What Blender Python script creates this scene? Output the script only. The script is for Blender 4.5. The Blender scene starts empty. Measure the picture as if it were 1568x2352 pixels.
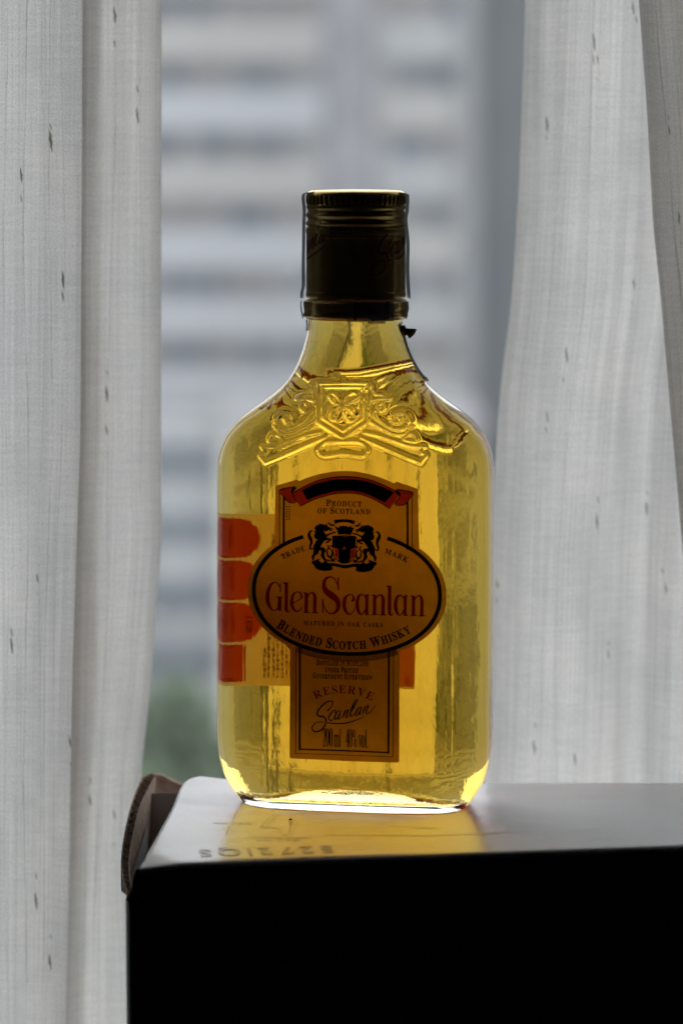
import bpy, math, random
import numpy as np
from mathutils import Vector, Matrix
from mathutils.geometry import delaunay_2d_cdt

random.seed(7); rng = np.random.default_rng(7)
SC = bpy.context.scene
COL = SC.collection

# ------------------------------------------------------------------ camera
CAM_Y, CAM_H, PITCH, FPX = -0.75, 0.172, math.radians(7.07), 6500.0   # FPX: focal length in photo units (1568 x 2352)
cam = bpy.data.cameras.new('camera'); cam_o = bpy.data.objects.new('camera', cam); COL.objects.link(cam_o)
cam_o.location = (0, CAM_Y, CAM_H); cam_o.rotation_euler = (math.pi/2 - PITCH, 0, 0)
cam.sensor_fit = 'VERTICAL'; cam.sensor_height = 36; cam.sensor_width = 24
cam.lens = 36*FPX/2352.0
cam.clip_start = 0.02; cam.clip_end = 2000
cam.dof.use_dof = True; cam.dof.focus_distance = 0.745; cam.dof.aperture_fstop = 9.0; cam.dof.aperture_blades = 7
SC.camera = cam_o

# ------------------------------------------------------------------ overcast daylight outside the window
w = bpy.data.worlds.new('World'); SC.world = w; w.use_nodes = True
bg = w.node_tree.nodes['Background']
bg.inputs['Color'].default_value = (0.935, 0.968, 1.0, 1); bg.inputs['Strength'].default_value = 2.1
SC.view_settings.view_transform = 'Standard'; SC.view_settings.look = 'None'
SC.view_settings.exposure = 0.0; SC.view_settings.gamma = 1.0
SC.render.engine = 'CYCLES'
cy = SC.cycles
cy.max_bounces = 28; cy.transmission_bounces = 28; cy.glossy_bounces = 12; cy.diffuse_bounces = 4
cy.transparent_max_bounces = 24; cy.volume_bounces = 0
cy.caustics_reflective = True; cy.caustics_refractive = True; cy.blur_glossy = 0.1
cy.sample_clamp_indirect = 12; cy.use_denoising = True; cy.use_adaptive_sampling = True; cy.adaptive_threshold = 0.015

# ------------------------------------------------------------------ photo pixel -> world helpers
CP, SP = math.cos(PITCH), math.sin(PITCH)
def ray(px, py):
    a = (px-784.0)/FPX; b = (1176.0-py)/FPX
    return np.array([a, CP + b*SP, -SP + b*CP])
CAMP = np.array([0, CAM_Y, CAM_H])
def at(px, py, Y):
    d = ray(px, py); return CAMP + d*((Y-CAM_Y)/d[1])
def atz(px, py, z):
    d = ray(px, py); return CAMP + d*((z-CAM_H)/d[2])
def proj(P):
    q = np.asarray(P)-CAMP; zc = q[1]*CP - q[2]*SP; up = q[1]*SP + q[2]*CP
    return 784+FPX*q[0]/zc, 1176-FPX*up/zc
def zoomer(x0, y0, s):           # enlarged-crop coordinates -> photo units
    return lambda x, y: ((x0 + x*s)/1.74171, (y0 + y*s)/1.74171)

# ------------------------------------------------------------------ materials
def mat(name):
    m = bpy.data.materials.new(name); m.use_nodes = True
    nt = m.node_tree; nt.nodes.clear()
    out = nt.nodes.new('ShaderNodeOutputMaterial')
    return m, nt, out
def N(nt, t, **kw):
    n = nt.nodes.new(t)
    for k, v in kw.items():
        if k in n.inputs: n.inputs[k].default_value = v
        else: setattr(n, k, v)
    return n
def L(nt, a, b): nt.links.new(a, b)
def c4(c): return (c[0], c[1], c[2], 1)

def principled(name, col, rough=0.5, metal=0.0, var=0.0, scale=60, bump=0.0, bscale=200, spec=0.5):
    m, nt, out = mat(name)
    p = N(nt, 'ShaderNodeBsdfPrincipled'); p.inputs['Base Color'].default_value = c4(col)
    p.inputs['Roughness'].default_value = rough; p.inputs['Metallic'].default_value = metal
    p.inputs['Specular IOR Level'].default_value = spec
    L(nt, p.outputs[0], out.inputs['Surface'])
    tc = N(nt, 'ShaderNodeTexCoord')
    if var:
        nz = N(nt, 'ShaderNodeTexNoise', Scale=scale, Detail=5.0); L(nt, tc.outputs['Object'], nz.inputs['Vector'])
        r = N(nt, 'ShaderNodeValToRGB')
        r.color_ramp.elements[0].position = 0.3; r.color_ramp.elements[1].position = 0.7
        r.color_ramp.elements[0].color = c4([v*(1-var) for v in col]); r.color_ramp.elements[1].color = c4([min(1, v*(1+var)) for v in col])
        L(nt, nz.outputs[0], r.inputs[0]); L(nt, r.outputs[0], p.inputs['Base Color'])
    if bump:
        nb = N(nt, 'ShaderNodeTexNoise', Scale=bscale, Detail=4.0); L(nt, tc.outputs['Object'], nb.inputs['Vector'])
        b = N(nt, 'ShaderNodeBump', Strength=bump, Distance=0.001); L(nt, nb.outputs[0], b.inputs['Height']); L(nt, b.outputs[0], p.inputs['Normal'])
    return m

def glass(name, ior, col, bump_d, scales, volume=None):
    m, nt, out = mat(name)
    g = N(nt, 'ShaderNodeBsdfGlass', Roughness=0.0, IOR=ior); g.inputs['Color'].default_value = c4(col)
    L(nt, g.outputs[0], out.inputs['Surface'])
    tc = N(nt, 'ShaderNodeTexCoord'); prev = None
    for (sx, sy, sz, dist) in scales:
        mp = N(nt, 'ShaderNodeMapping'); mp.inputs['Scale'].default_value = (sx, sy, sz); L(nt, tc.outputs['Object'], mp.inputs[0])
        nz = N(nt, 'ShaderNodeTexNoise', Scale=1.0, Detail=2.0, Roughness=0.5); L(nt, mp.outputs[0], nz.inputs['Vector'])
        b = N(nt, 'ShaderNodeBump', Strength=1.0, Distance=dist*bump_d); L(nt, nz.outputs[0], b.inputs['Height'])
        if prev: L(nt, prev.outputs[0], b.inputs['Normal'])
        prev = b
    if prev: L(nt, prev.outputs[0], g.inputs['Normal'])
    if volume:
        v = N(nt, 'ShaderNodeVolumeAbsorption', Density=volume[1]); v.inputs['Color'].default_value = c4(volume[0])
        L(nt, v.outputs[0], out.inputs['Volume'])
    return m

def sheet(name, diff, trans, k_trans, transp=0.0, var=0.0, scale=120, gloss=0.0):
    """thin sheet: diffuse + translucent (+ open weave)"""
    m, nt, out = mat(name)
    d = N(nt, 'ShaderNodeBsdfDiffuse', Color=c4(diff)); t = N(nt, 'ShaderNodeBsdfTranslucent', Color=c4(trans))
    mx = N(nt, 'ShaderNodeMixShader', Fac=k_trans); L(nt, d.outputs[0], mx.inputs[1]); L(nt, t.outputs[0], mx.inputs[2])
    last = mx
    if var:
        tc = N(nt, 'ShaderNodeTexCoord'); nz = N(nt, 'ShaderNodeTexNoise', Scale=scale, Detail=6.0, Roughness=0.65); L(nt, tc.outputs['Object'], nz.inputs['Vector'])
        mr = N(nt, 'ShaderNodeMapRange'); mr.inputs[1].default_value = 0.3; mr.inputs[2].default_value = 0.7; mr.inputs[3].default_value = 1-var; mr.inputs[4].default_value = 1+var*0.4
        L(nt, nz.outputs[0], mr.inputs[0])
        for nd, c in ((d, diff), (t, trans)):
            v = N(nt, 'ShaderNodeVectorMath', operation='SCALE'); v.inputs[0].default_value = c; L(nt, mr.outputs[0], v.inputs['Scale']); L(nt, v.outputs[0], nd.inputs['Color'])
    if transp:
        tr = N(nt, 'ShaderNodeBsdfTransparent'); m2 = N(nt, 'ShaderNodeMixShader', Fac=transp); L(nt, last.outputs[0], m2.inputs[1]); L(nt, tr.outputs[0], m2.inputs[2]); last = m2
    L(nt, last.outputs[0], out.inputs['Surface'])
    return m

def film(name, col, opaque=0.0, dcol=(0.02, 0.02, 0.02)):
    """printing ink: a transparent coloured film, partly covering"""
    m, nt, out = mat(name)
    tr = N(nt, 'ShaderNodeBsdfTransparent', Color=c4(col)); d = N(nt, 'ShaderNodeBsdfDiffuse', Color=c4(dcol))
    mx = N(nt, 'ShaderNodeMixShader', Fac=opaque); L(nt, tr.outputs[0], mx.inputs[1]); L(nt, d.outputs[0], mx.inputs[2])
    L(nt, mx.outputs[0], out.inputs['Surface'])
    return m

def cloth_mat(name, base, warm, ft=0.68):
    m, nt, out = mat(name)
    uv = N(nt, 'ShaderNodeUVMap')
    def streak(sx, sy, det):
        mp = N(nt, 'ShaderNodeMapping'); mp.inputs['Scale'].default_value = (sx, sy, 1); L(nt, uv.outputs[0], mp.inputs[0])
        nz = N(nt, 'ShaderNodeTexNoise', Scale=1.0, Detail=det, Roughness=0.6); L(nt, mp.outputs[0], nz.inputs['Vector']); return nz
    s1 = streak(1700, 12, 3.0); s2 = streak(90, 900, 2.0); s3 = streak(40, 28, 5.0); s4 = streak(2300, 2300, 1.0); s5 = streak(330, 5, 2.0)
    def rng_(n, lo, hi, a=0.3, b=0.7):
        r = N(nt, 'ShaderNodeMapRange'); r.inputs[1].default_value = a; r.inputs[2].default_value = b; r.inputs[3].default_value = lo; r.inputs[4].default_value = hi
        L(nt, n.outputs[0], r.inputs[0]); return r
    prod = None
    for r in (rng_(s1, 0.86, 1.06), rng_(s5, 0.93, 1.05), rng_(s2, 0.94, 1.04), rng_(s3, 0.87, 1.05), rng_(s4, 0.84, 1.14)):
        if prod is None: prod = r
        else:
            mm = N(nt, 'ShaderNodeMath', operation='MULTIPLY'); L(nt, prod.outputs[0], mm.inputs[0]); L(nt, r.outputs[0], mm.inputs[1]); prod = mm
    hue = N(nt, 'ShaderNodeMix', data_type='RGBA'); hue.inputs[6].default_value = c4(base); hue.inputs[7].default_value = c4(warm)
    L(nt, rng_(s3, 0.0, 1.0).outputs[0], hue.inputs[0])
    sc = N(nt, 'ShaderNodeVectorMath', operation='SCALE'); L(nt, hue.outputs[2], sc.inputs[0]); L(nt, prod.outputs[0], sc.inputs['Scale'])
    d = N(nt, 'ShaderNodeBsdfDiffuse'); t = N(nt, 'ShaderNodeBsdfTranslucent'); L(nt, sc.outputs[0], d.inputs[0]); L(nt, sc.outputs[0], t.inputs[0])
    bp = N(nt, 'ShaderNodeBump', Strength=0.5, Distance=0.0003); L(nt, s1.outputs[0], bp.inputs['Height']); L(nt, bp.outputs[0], d.inputs['Normal'])
    mx = N(nt, 'ShaderNodeMixShader', Fac=ft); L(nt, d.outputs[0], mx.inputs[1]); L(nt, t.outputs[0], mx.inputs[2])
    tr = N(nt, 'ShaderNodeBsdfTransparent'); m2 = N(nt, 'ShaderNodeMixShader', Fac=0.05); L(nt, mx.outputs[0], m2.inputs[1]); L(nt, tr.outputs[0], m2.inputs[2])
    L(nt, m2.outputs[0], out.inputs['Surface'])
    return m

def pane_mat():
    m, nt, out = mat('window_glass')
    tr = N(nt, 'ShaderNodeBsdfTransparent', Color=(0.95, 0.96, 0.96, 1)); gl = N(nt, 'ShaderNodeBsdfGlossy', Roughness=0.02)
    fr = N(nt, 'ShaderNodeFresnel', IOR=1.45); mx = N(nt, 'ShaderNodeMixShader'); L(nt, fr.outputs[0], mx.inputs[0]); L(nt, tr.outputs[0], mx.inputs[1]); L(nt, gl.outputs[0], mx.inputs[2])
    dust = N(nt, 'ShaderNodeBsdfTranslucent', Color=(0.8, 0.8, 0.8, 1))
    tc = N(nt, 'ShaderNodeTexCoord'); v = N(nt, 'ShaderNodeTexVoronoi', Scale=95.0); L(nt, tc.outputs['Object'], v.inputs['Vector'])
    r = N(nt, 'ShaderNodeMapRange'); r.inputs[1].default_value = 0.0; r.inputs[2].default_value = 0.13; r.inputs[3].default_value = 0.55; r.inputs[4].default_value = 0.0; L(nt, v.outputs['Distance'], r.inputs[0])
    nz = N(nt, 'ShaderNodeTexNoise', Scale=9.0, Detail=4.0); L(nt, tc.outputs['Object'], nz.inputs['Vector'])
    r2 = N(nt, 'ShaderNodeMapRange'); r2.inputs[1].default_value = 0.48; r2.inputs[2].default_value = 0.7; L(nt, nz.outputs[0], r2.inputs[0])
    mm = N(nt, 'ShaderNodeMath', operation='MULTIPLY'); L(nt, r.outputs[0], mm.inputs[0]); L(nt, r2.outputs[0], mm.inputs[1])
    ad = N(nt, 'ShaderNodeMath', operation='ADD'); ad.inputs[1].default_value = 0.03; L(nt, mm.outputs[0], ad.inputs[0])
    m2 = N(nt, 'ShaderNodeMixShader'); L(nt, ad.outputs[0], m2.inputs[0]); L(nt, mx.outputs[0], m2.inputs[1]); L(nt, dust.outputs[0], m2.inputs[2])
    L(nt, m2.outputs[0], out.inputs['Surface'])
    return m

M = {}
M['glass'] = glass('clear_glass', 1.5, (0.985, 0.995, 0.985), 1.0, [(60, 60, 25, 0.00010)])
M['whisky'] = glass('whisky', 1.362/1.5, (1, 1, 1), 1.0, [(120, 120, 12, 0.00025), (600, 600, 260, 0.00016)], volume=((0.993, 0.805, 0.0), 120.0))
M['gold'] = principled('gold_anodised_metal', (0.66, 0.47, 0.17), 0.30, 1.0, var=0.08, scale=300)
M['cap_red'] = principled('dark_red_ink', (0.30, 0.02, 0.02), 0.5)
M['paper'] = sheet('amber_label_paper', (0.30, 0.20, 0.09), (0.47, 0.27, 0.04), 0.62, var=0.16, scale=260)
M['black'] = principled('black_ink', (0.004, 0.004, 0.006), 0.6, spec=0.2)
M['red_ink'] = film('dark_red_label_ink', (0.34, 0.03, 0.15), 0.1, (0.05, 0.004, 0.006))
M['ribbon_red'] = film('ribbon_red_ink', (0.62, 0.09, 0.3), 0.1, (0.10, 0.012, 0.008))
M['shade'] = film('soft_print_shadow', (0.45, 0.45, 0.45), 0.0)
M['back_paper'] = sheet('white_back_label_paper', (0.8, 0.7, 0.6), (0.62, 0.45, 0.28), 0.7, var=0.05)
M['back_red'] = film('red_back_ink', (0.58, 0.075, 0.03), 0.0)
M['back_orange'] = film('orange_back_ink', (0.66, 0.26, 0.08), 0.0)
M['back_dark'] = film('dark_back_ink', (0.20, 0.14, 0.1), 0.0)
M['strip_clear'] = sheet('clear_seal_film', (0.26, 0.26, 0.28), (0.30, 0.30, 0.33), 0.6, transp=0.18)
M['silver'] = principled('torn_aluminium', (0.85, 0.85, 0.84), 0.35, 1.0, bump=0.6, bscale=2500)
M['strip'] = sheet('grey_seal_paper', (0.5, 0.5, 0.52), (0.55, 0.56, 0.6), 0.6, transp=0.12, var=0.25, scale=900)
M['strip_dark'] = principled('seal_lace_ink', (0.02, 0.02, 0.025), 0.7)
M['scrap'] = sheet('brown_torn_seal', (0.10, 0.075, 0.03), (0.2, 0.15, 0.05), 0.5, var=0.4, scale=1500)
M['card_white'] = principled('white_coated_card', (0.90, 0.90, 0.91), 0.24, var=0.03, scale=40, bump=0.3, bscale=70, spec=0.55)
M['card_black'] = principled('black_printed_card', (0.05, 0.05, 0.055), 0.6, spec=0.2, var=0.3, scale=30)
M['card_ring'] = principled('grey_printed_ring', (0.11, 0.11, 0.12), 0.7, spec=0.1)
M['card_brown'] = principled('brown_cardboard', (0.46, 0.36, 0.29), 0.9, var=0.2, scale=400, bump=0.5, bscale=900, spec=0.1)
M['ink_grey'] = principled('pale_grey_ink', (0.75, 0.75, 0.76), 0.35)
M['cloth'] = cloth_mat('sheer_white_linen', (0.885, 0.87, 0.85), (0.885, 0.85, 0.81))
M['cloth_left'] = cloth_mat('dense_white_linen', (0.85, 0.835, 0.81), (0.83, 0.785, 0.73), 0.62)
M['thread'] = sheet('grey_brown_thread', (0.28, 0.265, 0.22), (0.32, 0.30, 0.25), 0.6)
M['slub'] = sheet('olive_slub', (0.2, 0.18, 0.13), (0.32, 0.29, 0.22), 0.6, transp=0.35)
M['slub_faint'] = sheet('faint_olive_slub', (0.34, 0.32, 0.26), (0.45, 0.43, 0.37), 0.65, transp=0.5)
M['pane'] = pane_mat()
M['frame'] = principled('grey_window_frame', (0.30, 0.31, 0.32), 0.5)
M['room'] = principled('room_paint', (0.04, 0.04, 0.04), 0.9)  # near-black so the unseen shell throws back little light
M['concrete'] = principled('pale_concrete', (0.29, 0.29, 0.30), 0.9, var=0.12, scale=0.25)
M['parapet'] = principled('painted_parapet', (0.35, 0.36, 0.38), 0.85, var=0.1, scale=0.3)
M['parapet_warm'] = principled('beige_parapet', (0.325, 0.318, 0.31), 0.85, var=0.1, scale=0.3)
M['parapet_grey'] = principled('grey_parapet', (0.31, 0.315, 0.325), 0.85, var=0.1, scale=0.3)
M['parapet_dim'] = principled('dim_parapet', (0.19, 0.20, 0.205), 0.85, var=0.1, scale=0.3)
M['bwin'] = principled('dark_building_glass', (0.10, 0.12, 0.145), 0.4)
M['bwin3'] = principled('bluish_building_glass', (0.045, 0.07, 0.10), 0.3)
M['bwin2'] = principled('curtained_building_glass', (0.20, 0.185, 0.18), 0.5)
M['grey_wall'] = principled('grey_stair_tower', (0.16, 0.17, 0.18), 0.9, var=0.1, scale=0.2)
M['plaster_grey'] = principled('grey_plaster', (0.30, 0.31, 0.32), 0.9, var=0.25, scale=0.3)
M['plaster'] = principled('white_plaster', (0.56, 0.545, 0.52), 0.9, var=0.22, scale=0.22)
M['ground'] = principled('courtyard_paving', (0.16, 0.165, 0.16), 0.95, var=0.3, scale=0.15)
M['leaf'] = principled('leaves', (0.115, 0.165, 0.095), 0.6, var=0.5, scale=0.6)
M['bark'] = principled('bark', (0.08, 0.06, 0.045), 0.9)
M['crumb'] = principled('black_crumb', (0.01, 0.01, 0.01), 0.8)

# ------------------------------------------------------------------ object helpers
def tag(o, label=None, cat=None, group=None, kind=None):
    if label: o['label'] = label
    if cat: o['category'] = cat
    if group: o['group'] = group
    if kind: o['kind'] = kind
    return o
def empty(name, loc=(0, 0, 0), rz=0.0):
    o = bpy.data.objects.new(name, None); COL.objects.link(o); o.location = loc; o.rotation_euler = (0, 0, rz); o.empty_display_size = 0.01; return o
def mesh_obj(name, verts, faces, m, parent=None, smooth=True, uvs=None):
    me = bpy.data.meshes.new(name)
    me.from_pydata([tuple(map(float, v)) for v in verts], [], [tuple(int(i) for i in f) for f in faces])
    me.validate(); me.update()
    if smooth: me.polygons.foreach_set('use_smooth', [True]*len(me.polygons))
    if uvs is not None:
        l = me.uv_layers.new(name='UVMap'); vi = np.zeros(len(me.loops), dtype=np.int32); me.loops.foreach_get('vertex_index', vi)
        l.data.foreach_set('uv', np.asarray(uvs, dtype=np.float32)[vi].ravel())
    if m is not None: me.materials.append(m)
    o = bpy.data.objects.new(name, me); COL.objects.link(o)
    if parent: o.parent = parent
    return o
def share(src, parent=None, loc=None):
    o = src.copy(); COL.objects.link(o); o.parent = parent
    if loc is not None: o.location = loc
    return o
class MB:
    def __init__(s): s.v = []; s.f = []
    def add(s, v, f):
        n = len(s.v); s.v += [tuple(map(float, p)) for p in v]; s.f += [tuple(int(i)+n for i in q) for q in f]; return s
    def box(s, x0, x1, y0, y1, z0, z1):
        v = [(x, y, z) for x in (x0, x1) for y in (y0, y1) for z in (z0, z1)]
        return s.add(v, [(0, 1, 3, 2), (4, 6, 7, 5), (0, 4, 5, 1), (2, 3, 7, 6), (0, 2, 6, 4), (1, 5, 7, 3)])
    def build(s, name, m, parent=None, smooth=False): return mesh_obj(name, s.v, s.f, m, parent, smooth)
def grid_faces(nr, nc, wrap=False):
    f = []
    for r in range(nr-1):
        for c in range(nc if wrap else nc-1):
            a = r*nc+c; b = r*nc+(c+1) % nc
            f.append((a, b, b+nc, a+nc))
    return f
def crom(pts, n=8, closed=False):
    P = np.array(pts, float)
    if len(P) < 3 and not closed: 
        t = np.linspace(0, 1, n+1)[:, None]; return P[0]*(1-t)+P[1]*t
    Q = np.vstack([P[-1], P, P[0], P[1]]) if closed else np.vstack([2*P[0]-P[1], P, 2*P[-1]-P[-2]])
    out = []
    for i in range(1, len(Q)-2):
        p0, p1, p2, p3 = Q[i-1:i+3]
        for k in range(n):
            t = k/n
            out.append(0.5*((2*p1)+(-p0+p2)*t+(2*p0-5*p1+4*p2-p3)*t*t+(-p0+3*p1-3*p2+p3)*t**3))
    if not closed: out.append(P[-1])
    return np.array(out)

# ------------------------------------------------------------------ the room's shell (unseen, added to block light) and window
def structure(o): o['kind'] = 'structure'; return o
X0, X1, Z0, Z1, YW, YB = -0.62, 0.62, -0.25, 1.05, 0.26, -2.6
mb = MB()
mb.box(-1.6, X0, YW, YW+0.2, -1.1, 1.7); mb.box(X1, 1.6, YW, YW+0.2, -1.1, 1.7)
mb.box(X0, X1, YW, YW+0.2, -1.1, Z0-0.03); mb.box(X0, X1, YW, YW+0.2, Z1, 1.7)
structure(mb.build('window_wall', M['room']))
structure(MB().box(-1.8, -1.6, YB, YW+0.2, -1.1, 1.7).build('side_wall', M['room']))
structure(MB().box(1.6, 1.8, YB, YW+0.2, -1.1, 1.7).build('side_wall', M['room']))
structure(MB().box(-1.8, 1.8, YB-0.2, YB, -1.1, 1.7).build('back_wall', M['room']))
structure(MB().box(-1.8, 1.8, YB-0.2, YW+0.2, -1.3, -1.1).build('floor', M['room']))
structure(MB().box(-1.8, 1.8, YB-0.2, YW+0.2, 1.7, 1.9).build('ceiling', M['room']))
structure(MB().box(X0, X1, -0.16, YW+0.2, Z0-0.03, Z0).build('window_sill', M['frame']))
win = empty('window', (0, YW+0.06, Z0))
tag(win, 'wide dusty window behind the bottle between the sheer curtains', 'window')
mb = MB(); fw = 0.05; H = Z1-Z0; y0, y1 = -0.02, 0.03
mb.box(X0, X0+fw, y0, y1, 0, H); mb.box(X1-fw, X1, y0, y1, 0, H); mb.box(X0+fw, X1-fw, y0, y1, 0, fw*0.6); mb.box(X0+fw, X1-fw, y0, y1, H-fw, H)
mb.build('frame', M['frame'], win)
mesh_obj('pane', [(X0+fw, 0.005, fw*0.6), (X1-fw, 0.005, fw*0.6), (X1-fw, 0.005, H-fw), (X0+fw, 0.005, H-fw)], [(0, 1, 2, 3)], M['pane'], win, smooth=False)

# ------------------------------------------------------------------ outdoors: ground, apartment block, trees, added low building
GZ = -34.0
mesh_obj('ground', [(-900, 0.6, GZ), (900, 0.6, GZ), (900, 1200, GZ), (-900, 1200, GZ)], [(0, 1, 2, 3)], M['ground'], None, False)['kind'] = 'structure'
YBLD = 120.0
S = (YBLD-CAM_Y)/FPX            # metres per photo unit at the block
bld = empty('apartment_block', (0, YBLD, GZ))
tag(bld, 'tall pale apartment block with balcony bands seen blurred through the window', 'building')
def bx(px): return (px-784)*S
def bz(py): return at(784, py, YBLD)[2]-GZ
top = bz(-330)
MB().box(bx(-900), bx(745), 0.9, 14, 0, top).build('wall', M['concrete'], bld)
MB().box(bx(855), bx(1095), 0.9, 14, 0, top).build('wall', M['concrete'], bld)
MB().box(bx(745), bx(855), 0.7, 14, 0, top+2).build('stair_tower', principled('mid_grey_render', (0.26, 0.26, 0.28), 0.9, var=0.1, scale=0.2), bld)
MB().box(bx(1046), bx(1092), 0.2, 0.9, 0, top).build('pilaster', principled('dull_render', (0.24, 0.245, 0.255), 0.9, var=0.1, scale=0.2), bld)
MB().box(bx(1095), bx(1290), 2.5, 14, 0, top).build('stair_tower', M['grey_wall'], bld)
MB().box(bx(1290), bx(2500), 0.9, 14, 0, top).build('wall', M['concrete'], bld)
floor_h = 157.5*S
pl = MB().box(bx(-900), bx(738), 0, 1.6, 0, floor_h*0.66); bal_proto = None
kinds = ['parapet', 'parapet', 'parapet_warm', 'parapet', 'parapet_warm', 'parapet']
nfl = int((top)/floor_h)
z0f = bz(1557)                        # bottom of one of the light bands, counted up and down from here
k0 = -int(z0f/floor_h)
protoL = {}
for k in range(k0, 14):
    z = z0f + k*floor_h
    if z + floor_h*0.7 > top: break
    pyk = 1557-157.5*k
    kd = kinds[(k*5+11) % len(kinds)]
    if pyk > 1000: kd = 'parapet_grey'  # shade of the lower floors painted in as a greyer parapet
    if pyk > 1450: kd = 'parapet_dim'  # lowest floors: deeper shade put into the parapet colour
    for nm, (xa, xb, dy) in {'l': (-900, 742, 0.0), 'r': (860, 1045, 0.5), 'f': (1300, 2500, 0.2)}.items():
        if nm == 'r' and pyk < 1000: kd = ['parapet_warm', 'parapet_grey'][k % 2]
        key = (nm, kd)
        if key not in protoL:
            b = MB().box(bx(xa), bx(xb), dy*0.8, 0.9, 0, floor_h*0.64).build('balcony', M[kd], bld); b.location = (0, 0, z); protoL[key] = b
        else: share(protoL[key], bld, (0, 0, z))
for k in range(k0, 14):
    z = z0f + k*floor_h + floor_h*0.64
    if z + floor_h*0.4 > top: break
    xs_w = []
    x_ = -60+rng.uniform(0, 60)
    while x_ < 1085:
        wd_ = rng.uniform(28, 95)
        if not (735 < x_+wd_ and x_ < 862): xs_w.append((x_, x_+wd_))
        x_ += wd_+rng.uniform(6, 70)
    for i, (xa, xb) in enumerate(xs_w):
        b = MB().box(0, bx(xb)-bx(xa), 0.7+0.01*i, 0.9, 0, floor_h*rng.uniform(0.26, 0.34)).build('window', M[('bwin', 'bwin2', 'bwin3')[rng.integers(3)]], bld); b.location = (bx(xa), 0, z)

def tree(px, py_top, Y, rad, label):
    top_p = at(px, py_top, Y); h = top_p[2]-GZ
    t = empty('tree', (top_p[0], Y, GZ)); tag(t, label, 'tree', 'trees below the window')
    v = []; f = []
    for i in range(9):
        zz = i/8*h*0.62; r = 0.38*(1-0.7*i/8)
        v += [(r*math.cos(a*math.pi/4)+0.2*math.sin(i), r*math.sin(a*math.pi/4), zz) for a in range(8)]
    mesh_obj('trunk', v, grid_faces(9, 8, True), M['bark'], t)
    v = []; f = []
    cl = [(rng.normal(0, rad*0.42), rng.normal(0, rad*0.42), h*0.66+rng.normal(0, h*0.13), rad*rng.uniform(0.25, 0.45)) for _ in range(26)]
    for _ in range(9000):
        c = cl[rng.integers(len(cl))]; d = rng.normal(size=3); d /= np.linalg.norm(d)
        p = np.array(c[:3])+d*c[3]*rng.uniform(0.6, 1.05); p[2] = min(p[2], h)
        a = rng.normal(size=3); a /= np.linalg.norm(a); b = np.cross(a, rng.normal(size=3)); b /= np.linalg.norm(b)
        s = rng.uniform(0.28, 0.55); n = len(v); v += [p-a*s, p+b*s*0.5, p+a*s, p-b*s*0.5]; f.append((n, n+1, n+2, n+3))
    mesh_obj('crown', v, f, M['leaf'], t, False)
tree(330, 1570, 80, 4.0, 'bushy green tree seen blurred beside the lower edge of the left curtain')
tree(455, 1560, 84, 3.6, 'dull green tree blurred just left of the foot of the bottle')
YL = 98.0; SL_ = (YL-CAM_Y)/FPX  # low white block added so its brightness shows through the whisky
low = empty('low_building', ((802-784)*SL_, YL, GZ))
tag(low, 'low white plastered building straight behind the bottle below the apartment block', 'building')
hl_ = at(784, 985, YL)[2]-GZ; hw_ = 292*SL_
MB().box(-hw_, hw_, 0, 12, 0, hl_).build('wall', M['plaster'], low)
MB().box(-hw_-230*SL_, -hw_, 0.6, 12, 0, hl_-0.4).build('wall', M['plaster_grey'], low)
MB().box(-hw_-0.3, hw_+0.3, -0.3, 12.3, hl_, hl_+0.25).build('roof', M['concrete'], low)
wp = None
for r_ in range(7):
    if r_ < 5:
        b_ = MB().box(-hw_-200*SL_, -hw_-10*SL_, 0.45, 0.62, 0, 0.8).build('balcony', M['bwin'], low); b_.location = (0, 0, hl_-1.6-r_*2.38)
    for xx in (215*SL_, 250*SL_):
        z_ = hl_-2.2-r_*2.9
        if z_ < 1: continue
        if wp is None: wp = MB().box(-0.45, 0.45, -0.05, 0.1, 0, 1.2).build('window', M['bwin'], low); wp.location = (xx, 0, z_)
        else: share(wp, low, (xx, 0, z_))

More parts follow.
